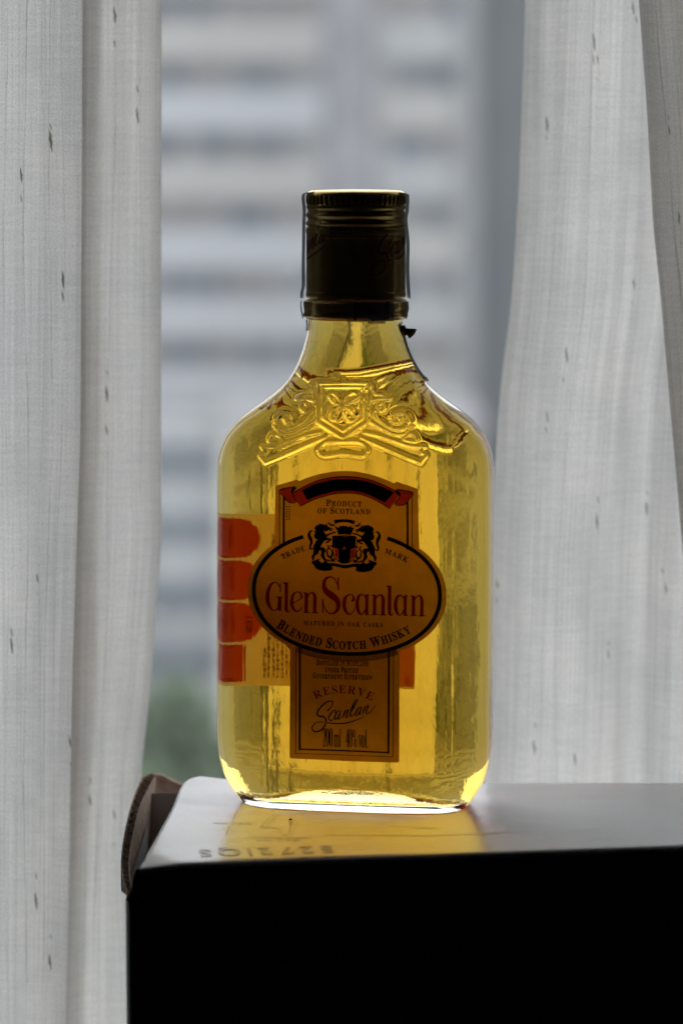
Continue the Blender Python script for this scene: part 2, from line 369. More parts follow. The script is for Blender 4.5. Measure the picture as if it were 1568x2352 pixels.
# ------------------------------------------------------------------ curtains
def interp_tab(tab, x): 
    a = np.array(tab, float); return np.interp(x, a[:, 0], a[:, 1])
def curtain(name, label, cols, zlo, zhi, wave, threads, slubs, seed, m=None):
    """cols: list of (photo-x function of photo-y, depth Y); cloth drawn through them"""
    r = np.random.default_rng(seed)
    nr = 320; zs = np.linspace(zlo, zhi, nr)
    S_, uvs = [], []
    rows = []
    for i, z in enumerate(zs):
        py = proj((0, 0.05, z))[1]
        ctl = []
        for fx, Y in cols:
            px = fx(py); d = ray(px, py); X = CAMP[0]+d[0]*((Y-CAM_Y)/d[1])
            ctl.append((X, Y))
        c = crom(ctl, 12); rows.append(c)
    R = np.array(rows)                             # nr x nc x 2
    nc = R.shape[1]
    seg = np.linalg.norm(np.diff(R[nr//2], axis=0), axis=1); u = np.concatenate([[0], np.cumsum(seg)])
    ph = r.uniform(0, 6, 4)
    V = np.zeros((nr, nc, 3)); UV = np.zeros((nr, nc, 2))
    for i, z in enumerate(zs):
        V[i, :, 0] = R[i, :, 0]; V[i, :, 2] = z
        V[i, :, 1] = R[i, :, 1] + wave*(np.sin(u*190+ph[0]+z*3)+0.6*np.sin(u*420+ph[1]-z*9)+0.5*np.sin(z*31+u*60+ph[2])+0.35*np.sin(z*95+u*210+ph[3])+0.3*np.sin(u*900+z*20+ph[1]))
        UV[i, :, 0] = u; UV[i, :, 1] = z
    root = mesh_obj(name, V.reshape(-1, 3), grid_faces(nr, nc), m or M['cloth'], None, True, UV.reshape(-1, 2))
    tag(root, label, 'curtain')
    def surf(uu, z):
        i = np.clip((z-zlo)/(zhi-zlo)*(nr-1), 0, nr-1.001); i0 = int(i); t = i-i0
        row = V[i0]*(1-t)+V[i0+1]*t
        return np.array([np.interp(uu, u, row[:, k]) for k in range(3)])
    def u_at(px, py, z):
        i = int(np.clip((z-zlo)/(zhi-zlo)*(nr-1), 0, nr-1)); best = None
        for j in range(nc):
            q = proj(V[i, j])[0]
            e = abs(q-px) + (V[i, j, 1]*200)       # prefer the layer nearest the camera
            if best is None or e < best[0]: best = (e, u[j])
        return best[1]
    for (px, py, wd) in threads:
        z = at(px, py, 0.04)[2]; u0 = u_at(px, py, z)
        v = []; 
        zz = np.arange(-0.06, 0.24, 0.0018); jit = 0
        for q in zz:
            jit = jit*0.85 + r.normal(0, 0.00005)
            p = surf(u0+jit+0.0006*math.sin(q*40+px), q); ww = wd*r.uniform(0.5, 1.2)*(0.5+0.5*math.sin(q*60+px)**2)
            v += [p+(-ww*1.15, -0.0004, 0), p+(ww*1.15, -0.0004, 0)]
        mesh_obj('thread', v, [(2*i, 2*i+1, 2*i+3, 2*i+2) for i in range(len(zz)-1)], M['thread'], root)
    slubs = list(slubs)+[(q[0]+r.uniform(-2, 2), q[1]+r.uniform(25, 70)*r.choice((-1, 1)), q[2]*r.uniform(0.3, 0.6)) for q in slubs]
    for (px, py, sz) in slubs:
        z = at(px, py, 0.04)[2]; u0 = u_at(px, py, z); p = surf(u0, z)
        v = []; nseg = 9
        hl = 0.0021*sz
        for i in range(nseg):
            t = i/(nseg-1)*2-1; rad = 0.00026*sz*(1-abs(t)**1.6)*r.uniform(0.75, 1.15)+0.00003; ox = r.normal(0, 0.00006*sz)-0.0002*t
            v += [(ox+rad*math.cos(a*math.pi/3), rad*0.6*math.sin(a*math.pi/3), t*hl) for a in range(6)]
        s = mesh_obj('slub', v, grid_faces(nseg, 6, True), M['slub'] if seed in (3, 4) else M['slub_faint'], root); s.location = p+np.array([0, -0.0003, 0])
    return root
tb = lambda *t: (lambda py: float(interp_tab(t, py)))
fold = tb((0, 190), (1000, 184), (1500, 166), (2352, 148))
redge = tb((0, 372), (1150, 371), (1230, 374), (1600, 346), (1780, 326), (1950, 322), (2352, 340))
sh = lambda f, d: (lambda py: f(py)+d)
curtain('curtain', 'pale sheer linen curtain at the far left with straight edge and dark thread knots',
        [(tb((0, -420), (1, -420)), 0.05), (tb((0, -260), (1, -260)), 0.042), (tb((0, -90), (1, -90)), 0.036), (tb((0, 60), (1, 60)), 0.033), (sh(fold, -30), 0.032), (fold, 0.031)], -0.245, 1.0, 0.0006,
        [(55, 200, .00007), (117, 200, .00006), (147, 200, .00004), (18, 300, .00004), (90, 1800, .00004)],
        [(117, 325, 1.5), (50, 402, 1.1), (146, 640, 1.3), (25, 1472, 1.2), (84, 1318, 0.7), (85, 2055, 1.3), (117, 2195, 1.2), (160, 1690, 0.8)], 3)
curtain('curtain', 'greyer linen curtain strip with a dark hem between the far left curtain and the bottle',
        [(sh(fold, -8), 0.050), (sh(fold, 20), 0.053), (sh(fold, 70), 0.056), (sh(redge, -60), 0.058), (sh(redge, -12), 0.061), (redge, 0.064)], -0.245, 1.0, 0.0006,
        [(258, 300, .00005), (323, 300, .00004)],
        [(265, 28, 1.2), (316, 263, 1.2), (246, 915, 1.2), (206, 1865, 0.9), (262, 1905, 0.8), (246, 1000, 0.7)], 4, M['cloth_left'])
lc = bpy.data.objects['curtain.001']
hv, huv = [], []
for z in np.linspace(-0.245, 1.0, 160):
    py = proj((0, 0.05, z))[1]
    for j, (dx, Y) in enumerate(((-6, 0.0515), (10, 0.0535), (24 + 5*math.sin(z*40), 0.0553), (36 + 10*math.sin(z*23+1)+4*math.sin(z*61), 0.0563))):
        px = fold(py)+dx; d = ray(px, py); hv.append((d[0]*((Y+0.0012-CAM_Y)/d[1]), Y+0.0012, z)); huv.append((px*1.3e-4, z))
mesh_obj('hem', hv, grid_faces(160, 4), M['cloth_left'], lc, True, huv)
ledge = tb((0, 1205), (400, 1192), (574, 1182), (672, 1176), (769, 1166), (830, 1157), (916, 1147), (1013, 1140), (1300, 1125), (1800, 1112), (2352, 1100))
curtain('curtain', 'wide pale sheer curtain hanging just right of the bottle behind the box',
        [(ledge, 0.075), (sh(ledge, 60), 0.066), (sh(ledge, 170), 0.062), (sh(ledge, 270), 0.066), (sh(ledge, 340), 0.072), (sh(ledge, 430), 0.066), (sh(ledge, 560), 0.07), (sh(ledge, 760), 0.066), (sh(ledge, 900), 0.07)], -0.245, 1.0, 0.0006,
        [(1360, 300, .00005), (1250, 800, .00003)],
        [(1366, 90, 1.3), (1256, 283, 1.3), (1295, 828, 1.2), (1455, 8, 1.0), (1370, 130, 0.7), (1485, 1200, 1.1), (1370, 1222, 1.2), (1255, 975, 0.8), (1230, 1755, 1.2), (1315, 1780, 1.0), (1525, 1385, 0.9), (1140, 1380, 0.8), (1452, 660, 0.8), (1395, 1540, .8)], 5)
dedge = tb((0, 1465), (268, 1485), (517, 1499), (700, 1518), (950, 1540), (1270, 1568), (1600, 1620), (2352, 1700))
curtain('curtain', 'darker gathered fold of curtain at the upper right in front of the wide one',
        [(dedge, 0.040), (sh(dedge, 8), 0.036), (sh(dedge, 60), 0.034), (sh(dedge, 150), 0.038), (sh(dedge, 300), 0.034), (sh(dedge, 480), 0.04)], -0.245, 1.0, 0.0005,
        [(1523, 150, .00007), (1555, 150, .00004)], [(1536, 300, 0.7), (1560, 500, 0.9)], 9, M['cloth_left'])

# ------------------------------------------------------------------ cardboard box
box = empty('cardboard_box', (0, 0, Z0))
tag(box, 'white topped cardboard box under the bottle with torn corrugated corner and black front', 'box')
BZ = -Z0                                         # box parts are modelled relative to its base
Z6 = zoomer(400, 2950, 700/1568)
fl = atz(*Z6(410, 1140), 0); frt = atz(1568, 1943, 0); rr = atz(1300, 1798, 0)
slope = (frt[1]-fl[1])/(frt[0]-fl[0])
yfront = lambda x: fl[1] + slope*(x-fl[0])
yrear = rr[1]
XR = 0.26
def top_z(x, y):
    a = np.clip((-0.018-x)/0.03, 0, 1); a = a*a*(3-2*a); b = np.clip((y+0.005)/0.035, 0, 1)
    c = np.clip((yfront(x)+0.010-y)/0.010, 0, 1)*np.clip((-0.040-x)/0.012, 0, 1)
    return 0.0028*a*b - 0.0012*c
nx, ny = 90, 40
verts = []; 
T = 0.0024
def left_x(t):                                    # t: 0 front .. 1 rear; outline of the flap's left end
    return np.interp(t, [0, 0.05, 0.3, 0.6, 0.85, 0.93, 0.97, 1.0], [-0.0497, -0.0488, -0.0474, -0.0456, -0.0443, -0.0432, -0.042, -0.0395])
prof = []
for i in range(ny+1): prof.append(('t', i/ny))
rows = []
for k in range(4):                                # bend over the front edge
    a = k/4*math.pi/2; rows.append(('b', a))
for layer in (0, 1):
    pass
grid = []
for a in (math.pi/2, math.pi/3, math.pi/6):
    r_ = []
    for i in range(nx+1):
        u = i/nx; x = left_x(0)+(XR-left_x(0))*u**1.3; rad = 0.0012
        r_.append((x, yfront(x)+rad-rad*math.sin(a), top_z(x, yfront(x))-rad+rad*math.cos(a)))
    grid.append(r_)
for j in range(ny+1):
    t = j/ny; r_ = []
    for i in range(nx+1):
        u = i/nx; xl = left_x(t); x = xl+(XR-xl)*u**1.3
        y = (yfront(x)+0.0012)*(1-t)+yrear*t
        r_.append((x, y, top_z(x, y)))
    grid.append(r_)
last = grid[-1]; grid.append([(x, y+0.0002, z-T) for x, y, z in last])
G = np.array(grid); G[:, :, 2] += BZ
nr_, nc_ = G.shape[:2]
v = list(G.reshape(-1, 3)); f = grid_faces(nr_, nc_)
# underside and left edge
n0 = len(v); und = G[:-1].copy(); und[:3, :, 2] = G[3, :, 2]-T; und[3:, :, 2] -= T
und[:, :, 1] = G[:-1, :, 1]; v += list(und[3:].reshape(-1, 3)); nu = und[3:].shape[0]
f += [tuple(reversed([q+n0 for q in ff])) for ff in grid_faces(nu, nc_)]
for r_ in range(nu-1):
    a = (r_+3)*nc_; b = n0+r_*nc_; f.append((a, a+nc_, b+nc_, b))
flap = mesh_obj('top_flap', v, f, M['card_white'], box)
# front panel with rounded left corner
xs = []; 
R0 = 0.003; xc = -0.0535
for k in range(8):
    a = math.pi*0.5*k/7; xs.append((xc+R0-R0*math.cos(a), yfront(xc)+0.0009+R0-R0*math.sin(a)))
for i in range(1, 25): x = xc+R0+(XR-xc-R0)*i/24; xs.append((x, yfront(x)+0.0009))
xs = [(xc, yrear)]+xs
def panel(path, zt, zb, name, m):
    v = [(x, y, zt if not callable(zt) else zt(x)) for x, y in path]+[(x, y, zb) for x, y in path]
    return mesh_obj(name, v, grid_faces(2, len(path)), m, box, True)
ztop = BZ-0.0012
panel(xs[1:][4:], lambda x: BZ-0.0012-0.0085*float(np.clip((-0.0508-x)/0.0016, 0, 1)), 0, 'front_panel', M['card_black'])
panel(xs[:6], BZ-0.0097, 0, 'side_panel', M['card_white'])
panel([(xc+0.0005, yrear), (XR, yrear-0.0005)], BZ-0.003, 0, 'rear_panel', M['card_white'])
panel([(XR, yrear), (XR, yfront(XR)+0.001)], BZ-0.002, 0, 'side_panel', M['card_white'])
# faint printed ring on the front
ring = []; cxr, czr = atz(730, 1960, 0)[0], at(730, 2392, yfront(0))[2]
for k in range(97):
    a = 2*math.pi*k/96
    for rr_ in (0.0212, 0.0218):
        x = cxr+rr_*math.cos(a); z = czr+rr_*math.sin(a); ring.append((x, yfront(x)+0.0006, z+BZ))
mesh_obj('printed_ring', ring, [(2*i, 2*i+1, 2*i+3, 2*i+2) for i in range(96)], M['card_ring'], box, False)
# corrugated side flap, bowed outwards, flutes showing on its top edge
outer = [(243, 1400), (206, 1280), (192, 1180), (192, 1050), (212, 900), (242, 750), (282, 600), (328, 470), (386, 358), (466, 314)]
inner = [(306, 1400), (282, 1290), (268, 1190), (268, 1080), (290, 930), (328, 750), (370, 600), (424, 490), (472, 390), (510, 345)]
ys = np.linspace(-0.0585, 0.036, len(outer))
O = crom([at(*Z6(*p), y) for p, y in zip(outer, ys)], 16); I = crom([at(*Z6(*p), y) for p, y in zip(inner, ys)], 16)
I[:, 1] = O[:, 1]
O[:, 2] += BZ; I[:, 2] += BZ
side = empty('side_flap', (0, 0, 0)); side.parent = box
def liner(P, name, d, depth):
    v = []
    for p, n in zip(P, np.linspace(0, 1, len(P))):
        dp = depth*min(1.0, 0.06+2.2*n); v += [p+(0, 0, 0), p+(d, 0, 0.0), p+(d, 0, -dp), p+(0, 0, -dp)]
    f = []
    for i in range(len(P)-1):
        a = i*4
        for k in range(4): f.append((a+k, a+(k+1) % 4, a+4+(k+1) % 4, a+4+k))
    return mesh_obj(name, v, f, M['card_brown'], side, True)
lo = liner(O, 'outer_liner', 0.0003, 0.010); li = liner(I, 'inner_liner', -0.0003, 0.030)
seglen = np.concatenate([[0], np.cumsum(np.linalg.norm(np.diff(O, axis=0), axis=1))]); tot = seglen[-1]
nfl_ = int(tot/0.0043*16); v = []
for i in range(nfl_+1):
    s = tot*i/nfl_; po = np.array([np.interp(s, seglen, O[:, k]) for k in range(3)]); pi_ = np.array([np.interp(s, seglen, I[:, k]) for k in range(3)])
    t = 0.5+0.46*math.sin(2*math.pi*i/16)
    p = po*(1-t)+pi_*t; p[2] += 0.0001-0.0002*rng.random()
    v += [p+(0.00016, 0, 0), p+(-0.00016, 0, 0), p+(-0.00016, 0, -0.008*min(1, 0.05+3*i/nfl_)), p+(0.00016, 0, -0.008*min(1, 0.05+3*i/nfl_))]
f = []
for i in range(nfl_):
    a = i*4
    for k in range(4): f.append((a+k, a+(k+1) % 4, a+4+(k+1) % 4, a+4+k))
mesh_obj('fluting', v, f, M['card_brown'], side, True)
# rear flap stub behind the gap
pts = [(480, 318), (560, 330), (640, 372), (730, 410), (800, 430)]
P = crom([at(*Z6(*p), y) for p, y in zip(pts, (0.036, 0.0375, 0.0375, 0.037, 0.0365))], 8); P[:, 2] += BZ
v = []
for p in P: v += [p+(0, 0.0004, 0), p+(0, -0.0022, -0.0002), p+(0, -0.0022, -0.03), p+(0, 0.0004, -0.03)]
f = []
for i in range(len(P)-1):
    a = i*4
    for k in range(4): f.append((a+k, a+(k+1) % 4, a+4+(k+1) % 4, a+4+k))
mesh_obj('rear_flap', v, f, M['card_brown'], box, True)
# dark inside of the box
MB().box(-0.050, XR-0.002, -0.04, yrear-0.002, BZ-0.03, BZ-0.028).build('inner_flap', M['card_brown'], box)

# ------------------------------------------------------------------ lettering from the font that ships with the program
dg_cache = {}
def ser(t):
    o = ''
    for c in t:
        if c.isupper(): o += chr(0x1d400+ord(c)-65)
        elif c.islower(): o += chr(0x1d41a+ord(c)-97)
        elif c.isdigit(): o += chr(0x1d7ce+int(c))
        else: o += c
    return o
SANS = [False]
def glyph(ch, off):
    key = (ch, off, SANS[0])
    if key in dg_cache: return dg_cache[key]
    c = bpy.data.curves.new('glyph', 'FONT'); c.body = ch if SANS[0] else ser(ch); c.offset = off; c.resolution_u = 4; c.fill_mode = 'FRONT'
    o = bpy.data.objects.new('glyph', c); COL.objects.link(o)
    bpy.context.view_layer.update()
    me = o.evaluated_get(bpy.context.evaluated_depsgraph_get()).to_mesh()
    v = np.array([(q.co.x, q.co.y) for q in me.vertices]) if len(me.vertices) else np.zeros((0, 2)); f = [tuple(p.vertices) for p in me.polygons]
    bpy.data.objects.remove(o); bpy.data.curves.remove(c)
    dg_cache[key] = (v, f); return dg_cache[key]
CAPH = None
def text_path(s, base, hb, hs=None, k=0.8, off=0.0, auto=0.15):
    """glyphs along a baseline (photo units). capital letters hb high, lower-case letters as small capitals hs high.
    returns verts (photo units) and faces"""
    global CAPH
    if CAPH is None: g = glyph('H', 0.0)[0]; CAPH = g[:, 1].max()-g[:, 1].min()
    B = crom(base, 12); d = np.concatenate([[0], np.cumsum(np.linalg.norm(np.diff(B, axis=0), axis=1))]); Ltot = d[-1]
    items = []
    for ch in s:
        if ch == ' ': items.append((None, hb*0.42*k, 0)); continue
        h = hb; cc = ch
        if hs is not None:
            if ch.islower(): cc = ch.upper(); h = hs
        v, f = glyph(cc, off); sc = h/CAPH
        items.append(((v, f, sc), (v[:, 0].max()-v[:, 0].min())*sc*k, sc))
    W = sum(i[1] for i in items)
    if auto:
        hh = hs or hb; q = (Ltot-(len(items)-1)*auto*hh)/W; k = k*q; items = [(a_, b_*q, c_) for a_, b_, c_ in items]; W *= q
    gap = (Ltot-W)/(len(items)-1) if len(items) > 1 else 0
    x = 0; V = []; F = []
    for it, wd, sc in items:
        if it is not None:
            v, f, sc = it; cxm = x+wd/2
            p = np.array([np.interp(cxm, d, B[:, q]) for q in (0, 1)])
            e = 0.02*Ltot+1e-6; pa = np.array([np.interp(cxm-e, d, B[:, q]) for q in (0, 1)]); pb = np.array([np.interp(cxm+e, d, B[:, q]) for q in (0, 1)])
            t = (pb-pa)/np.linalg.norm(pb-pa); nrm = np.array([t[1], -t[0]])      # up in photo units (y down)
            lx = (v[:, 0]-(v[:, 0].max()+v[:, 0].min())/2)*sc*k; ly = v[:, 1]*sc
            n = len(V); V += list(p+lx[:, None]*t+ly[:, None]*nrm); F += [tuple(i+n for i in ff) for ff in f]
        x += wd+gap
    return np.array(V), F
def stroke(pts, n=7, closed=False, wmul=1.0):
    C = crom([(a, b, w_) for a, b, w_ in pts], n, closed)
    P = C[:, :2]; Wd = np.maximum(C[:, 2], 0.5)*wmul/2
    if closed: tg = np.roll(P, -1, 0)-np.roll(P, 1, 0)
    else: tg = np.gradient(P, axis=0)
    tg /= (np.linalg.norm(tg, axis=1)[:, None]+1e-9); nr2 = np.stack([-tg[:, 1], tg[:, 0]], 1)
    V = np.empty((len(P)*2, 2)); V[0::2] = P+nr2*Wd[:, None]; V[1::2] = P-nr2*Wd[:, None]
    m = len(P); F = [(2*i, 2*i+1, (2*i+3) % (2*m), (2*i+2) % (2*m)) for i in range(m if closed else m-1)]
    return V, F
def poly(pts, step=None):
    pts = [tuple(p) for p in pts]; n = len(pts)
    ext = [Vector(p) for p in pts]
    if step:
        A = np.array(pts); xs_ = np.arange(A[:, 0].min(), A[:, 0].max(), step)+step/2; ys_ = np.arange(A[:, 1].min(), A[:, 1].max(), step)+step/2
        ext += [Vector((x, y)) for x in xs_ for y in ys_]
    r = delaunay_2d_cdt(ext, [(i, (i+1) % n) for i in range(n)], [list(range(n))], 1, 1e-6)
    return np.array([tuple(q) for q in r[0]]), [tuple(q) for q in r[2]]
def zmap(V, Z): return np.array([Z(x, y) for x, y in V])

# ------------------------------------------------------------------ the bottle's form
YAW = math.radians(-9.0)
BX = at(816.5, 1500, 0)[0]
bottle = empty('whisky_bottle', (BX, 0, 0.0), YAW)
tag(bottle, 'small flat glass bottle of amber whisky with gold screw cap standing on the box', 'bottle')
cyaw, syaw = math.cos(YAW), math.sin(YAW)
prof_px = [(1866, 232), (1857, 241), (1852, 249), (1848, 252), (1834, 263.5), (1825, 272), (1807, 284), (1784, 298), (1775, 302), (1733, 313), (1690, 317.5), (1500, 318), (1300, 318),
           (1075, 317.5), (1050, 315), (1027, 309.5), (993, 294), (962, 268), (938, 237), (915, 204), (899, 184), (888, 171), (863, 151), (844, 139), (833, 133.5), (802, 121.5), (764, 112), (735, 108.3), (640, 107), (500, 107)]
zt, at_ = [], []
for py, hw in prof_px:
    p = at(816, py, 0); q = at(816+hw, py, 0); zt.append(p[2]); at_.append(q[0]-p[0])
zt = np.array(zt); at_ = np.array(at_); zt[0] = min(zt[0], -0.0005)
ZG = np.arange(-0.004, 0.175, 0.0001)
def smooth(y, s):
    k = np.arange(-60, 61); w_ = np.exp(-0.5*(k*0.0001/s)**2); w_ /= w_.sum(); return np.convolve(np.pad(y, 60, 'edge'), w_, 'valid')
NG = smooth(np.interp(ZG, [0, 0.086, 0.098, 0.106, 0.113, 0.121, 0.127], [3.5, 3.5, 3.3, 2.9, 2.5, 2.1, 2.0]), 0.0015)
BG = smooth(np.interp(ZG, [-0.004, 0, 0.002, 0.006, 0.012, 0.018, 0.084, 0.094, 0.103, 0.111, 0.118, 0.125, 0.130], [0.0122, 0.0128, 0.0142, 0.0158, 0.0168, 0.0172, 0.0172, 0.0170, 0.0162, 0.0150, 0.0140, 0.0129, 0.0124]), 0.0015)
o_ = np.argsort(zt); AG = np.interp(ZG, zt[o_], at_[o_])
qg = NG/(NG-1); AG = np.where(NG > 2.01, np.maximum(AG**qg-np.abs(BG*syaw)**qg, 1e-9)**(1/qg)/cyaw, AG)
AG = smooth(AG, 0.0008)
fa = lambda z: np.interp(z, ZG, AG); fb = lambda z: np.interp(z, ZG, BG); fn = lambda z: np.interp(z, ZG, NG)
def ysurf(x, z):
    a, b, n = fa(z), fb(z), fn(z); return b*np.maximum(1-np.abs(x/a)**n, 1e-6)**(1/n)
P0 = np.array([BX, 0, 0])
def front(V):
    """photo units -> (x, z) on the bottle's front face, in the bottle's own axes"""
    V = np.asarray(V, float); out = np.zeros_like(V)
    D = np.array([ray(a, b) for a, b in V]); o = CAMP-P0
    rot = np.array([[cyaw, syaw], [-syaw, cyaw]])
    ol = rot@o[:2]; dl = D[:, :2]@rot.T
    y = np.full(len(V), -0.017)
    for _ in range(10):
        t = (y-ol[1])/dl[:, 1]; x = ol[0]+t*dl[:, 0]; z = o[2]+t*D[:, 2]; y = -ysurf(x, z)
    out[:, 0] = x; out[:, 1] = z; return out
def on_front(uv, lift):
    x, z = uv[:, 0], uv[:, 1]; e = 1e-4
    y = -ysurf(x, z); nx_ = (-(ysurf(x+e, z)-ysurf(x-e, z))/(2*e)); nz_ = (-(ysurf(x, z+e)-ysurf(x, z-e))/(2*e))
    n = np.stack([nx_, -np.ones_like(nx_), nz_], 1); n /= np.linalg.norm(n, axis=1)[:, None]
    return np.stack([x, y, z], 1)+n*lift

bz1, bz0 = at(560, 1183, 0.0)[2]-0.001, at(560, 1583, 0.0)[2]-0.001
# embossed crest on the shoulder: distance field of raised lines
ZE = zoomer(1040, 1500, 680/1568)
mir = lambda pts: [(1530-x,)+tuple(r) for x, *r in pts]
em = []
em += [([(530, 75), (765, 72), (1000, 75), (1000, 250), (995, 430), (770, 580), (525, 430), (530, 250), (530, 75)], 12, 1.0, False)]
em += [([(578, 110), (760, 108), (950, 110), (945, 400), (765, 515), (578, 395), (578, 110)], 9, 0.8, False)]
for s_ in ([(757, 275), (690, 250), (640, 190), (670, 165), (720, 200), (757, 275)], [(757, 275), (820, 250), (905, 200), (870, 160), (800, 190), (757, 275)], [(757, 275), (740, 340), (690, 410), (650, 390), (690, 320), (757, 275)], [(757, 275), (780, 340), (830, 420), (885, 400), (850, 330), (757, 275)]):
    em.append((s_, 11, 0.9, True))
lefts = [([(500, 330), (440, 400), (350, 470), (250, 500), (180, 480), (150, 420), (180, 365), (240, 350), (300, 375), (300, 430), (255, 435), (235, 405)], 17, 1.0, True),
         ([(505, 430), (420, 480), (300, 540), (200, 540), (140, 470)], 12, 0.9, True),
         ([(445, 290), (410, 330), (375, 290), (410, 252), (445, 290)], 10, 0.9, True),
         ([(490, 230), (410, 215), (335, 215), (400, 180), (470, 170), (490, 95), (500, 230)], 12, 0.9, True),
         ([(150, 540), (200, 590), (90, 610), (110, 550), (150, 540)], 12, 0.9, True),
         ([(560, 530), (440, 555), (300, 600), (150, 650), (20, 660)], 11, 0.9, True),
         ([(595, 575), (420, 650), (200, 745), (50, 805)], 12, 1.0, True),
         ([(20, 660), (40, 710), (0, 740), (50, 805)], 10, 0.9, True)]
for p, w_, h_, sm in lefts: em.append((p, w_, h_, sm)); em.append((mir(p), w_, h_, sm))
em += [([(600, 618), (765, 610), (930, 618), (985, 680), (940, 742), (770, 722), (590, 742), (545, 680), (600, 618)], 12, 1.0, True)]
segs = []
for pts, w_, h_, sm in em:
    q = crom([(a, b) for a, b in pts], 5) if sm else np.array(pts, float)
    q = front(zmap(q, ZE))
    wm = w_*0.25*0.1154e-3*2.0
    for a, b in zip(q[:-1], q[1:]): segs.append((a[0], a[1], b[0], b[1], wm, h_))
segs = np.array(segs)
def emboss(x, z):
    out = np.zeros(len(x))
    for ax, az, bx_, bz_, w_, h_ in segs:
        sel = np.where((np.abs(x-(ax+bx_)/2) < abs(ax-bx_)/2+3*w_) & (np.abs(z-(az+bz_)/2) < abs(az-bz_)/2+3*w_))[0]
        if not len(sel): continue
        dx, dz = bx_-ax, bz_-az; L2 = dx*dx+dz*dz+1e-12
        t = np.clip(((x[sel]-ax)*dx+(z[sel]-az)*dz)/L2, 0, 1)
        d = np.hypot(x[sel]-ax-t*dx, z[sel]-az-t*dz)
        out[sel] = np.maximum(out[sel], h_*np.exp(-(d/w_)**2*1.1))
    return out*0.00080
def phis():
    u = np.concatenate([np.linspace(-0.0345, -0.027, 24), np.arange(-0.0267, 0.0268, 0.00017), np.linspace(0.027, 0.0345, 24)])
    fr = np.arctan2(-0.0172, u); side_r = np.linspace(fr[-1], -fr[-1], 40)[1:-1]
    ub = np.concatenate([np.linspace(0.0345, 0.027, 24), np.arange(0.0267, -0.0268, -0.0004), np.linspace(-0.027, -0.0345, 24)])
    bk = np.arctan2(0.0172, ub); side_l = np.linspace(bk[-1], 2*math.pi+fr[0], 40)[1:-1]
    return np.concatenate([fr, side_r, bk, side_l])
PH = phis()
def loft(zs, A, B, Nn, ph, emb=False):
    V = np.zeros((len(zs), len(ph), 3))
    c, s = np.cos(ph), np.sin(ph)
    for i, z in enumerate(zs):
        r = (np.abs(c/A[i])**Nn[i]+np.abs(s/B[i])**Nn[i])**(-1/Nn[i])
        V[i, :, 0] = r*c; V[i, :, 1] = r*s; V[i, :, 2] = z
    if emb:
        X = V[:, :, 0].ravel(); Zz = V[:, :, 2].ravel(); Y = V[:, :, 1].ravel()
        e = np.zeros(len(X)); selz = (Zz > 0.07) & (Zz < 0.128)
        k1 = selz & (Y < -0.006); e[k1] = emboss(X[k1], Zz[k1]); k2 = selz & (Y > 0.006); e[k2] = emboss(-X[k2], Zz[k2])*1.0
        # uneven moulded glass: vertical ripples, strongest in the rounded corners and on the back
        ax_ = np.abs(X); cw = np.clip((ax_-0.019)/0.010, 0, 1); cw = cw*cw*(3-2*cw)*np.clip((0.132-Zz)/0.02, 0, 1)
        rip = np.sin(X*2600+1.3+0.5*np.sin(Zz*90))+0.8*np.sin(X*4300+0.6*np.sin(Zz*150+1))+0.5*np.sin(X*7100+2+np.sin(Zz*210))
        slow = np.sin(X*700+0.8*np.sin(Zz*60))+0.7*np.sin(X*1250+2.0+0.9*np.sin(Zz*75+1))+0.35*np.sin(Zz*260+X*120)
        mid = np.clip((0.132-Zz)/0.02, 0, 1)
        lm = 1-0.85*((Zz > bz0-0.001) & (Zz < bz1+0.001) & (X < 0.0155))
        e += np.where(Y < 0, 0.000010*cw*rip, (0.000026*cw*rip+0.000042*mid*slow)*lm)
        V[:, :, 1] += (np.sign(Y)*e).reshape(V.shape[:2])
    return V
zs = np.concatenate([np.linspace(0.0002, 0.012, 50), np.linspace(0.0125, 0.082, 60), np.arange(0.0824, 0.127, 0.00018), np.linspace(0.1275, 0.1525, 20)])
V = loft(zs, fa(zs), fb(zs), fn(zs), PH, True)
bot = []                                            # underside with a shallow punt
for sc, dz in ((0.0, 0.0006), (0.35, 0.0005), (0.6, 0.0003), (0.8, 0.0001), (0.93, 0.00001)):
    r_ = V[0].copy(); r_[:, :2] *= max(sc, 0.001); r_[:, 2] = 0.0002+dz; bot.append(r_)
topr = []
for sc, dz in ((0.8, 0.0003), (0.001, 0.0003)):
    r_ = V[-1].copy(); r_[:, :2] *= sc; r_[:, 2] += dz; topr.append(r_)
VV = np.concatenate([np.array(bot), V, np.array(topr)])
def big_mesh(name, VV, m, parent):
    nr, nc = VV.shape[:2]
    me = bpy.data.meshes.new(name)
    r = np.arange(nr-1)[:, None]*nc; c = np.arange(nc)[None, :]; cn = (np.arange(nc)+1) % nc
    q = np.stack([r+c, r+cn[None, :], r+nc+cn[None, :], r+nc+c], -1).reshape(-1)
    nf = (nr-1)*nc
    me.vertices.add(nr*nc); me.vertices.foreach_set('co', VV.astype(np.float32).ravel())
    me.loops.add(nf*4); me.loops.foreach_set('vertex_index', q.astype(np.int32))
    me.polygons.add(nf); me.polygons.foreach_set('loop_start', (np.arange(nf)*4).astype(np.int32)); me.polygons.foreach_set('loop_total', np.full(nf, 4, np.int32))
    me.polygons.foreach_set('use_smooth', np.ones(nf, bool))
    me.update(calc_edges=True); me.materials.append(m)
    o = bpy.data.objects.new(name, me); COL.objects.link(o); o.parent = parent; return o
big_mesh('glass_shell', VV, M['glass'], bottle)
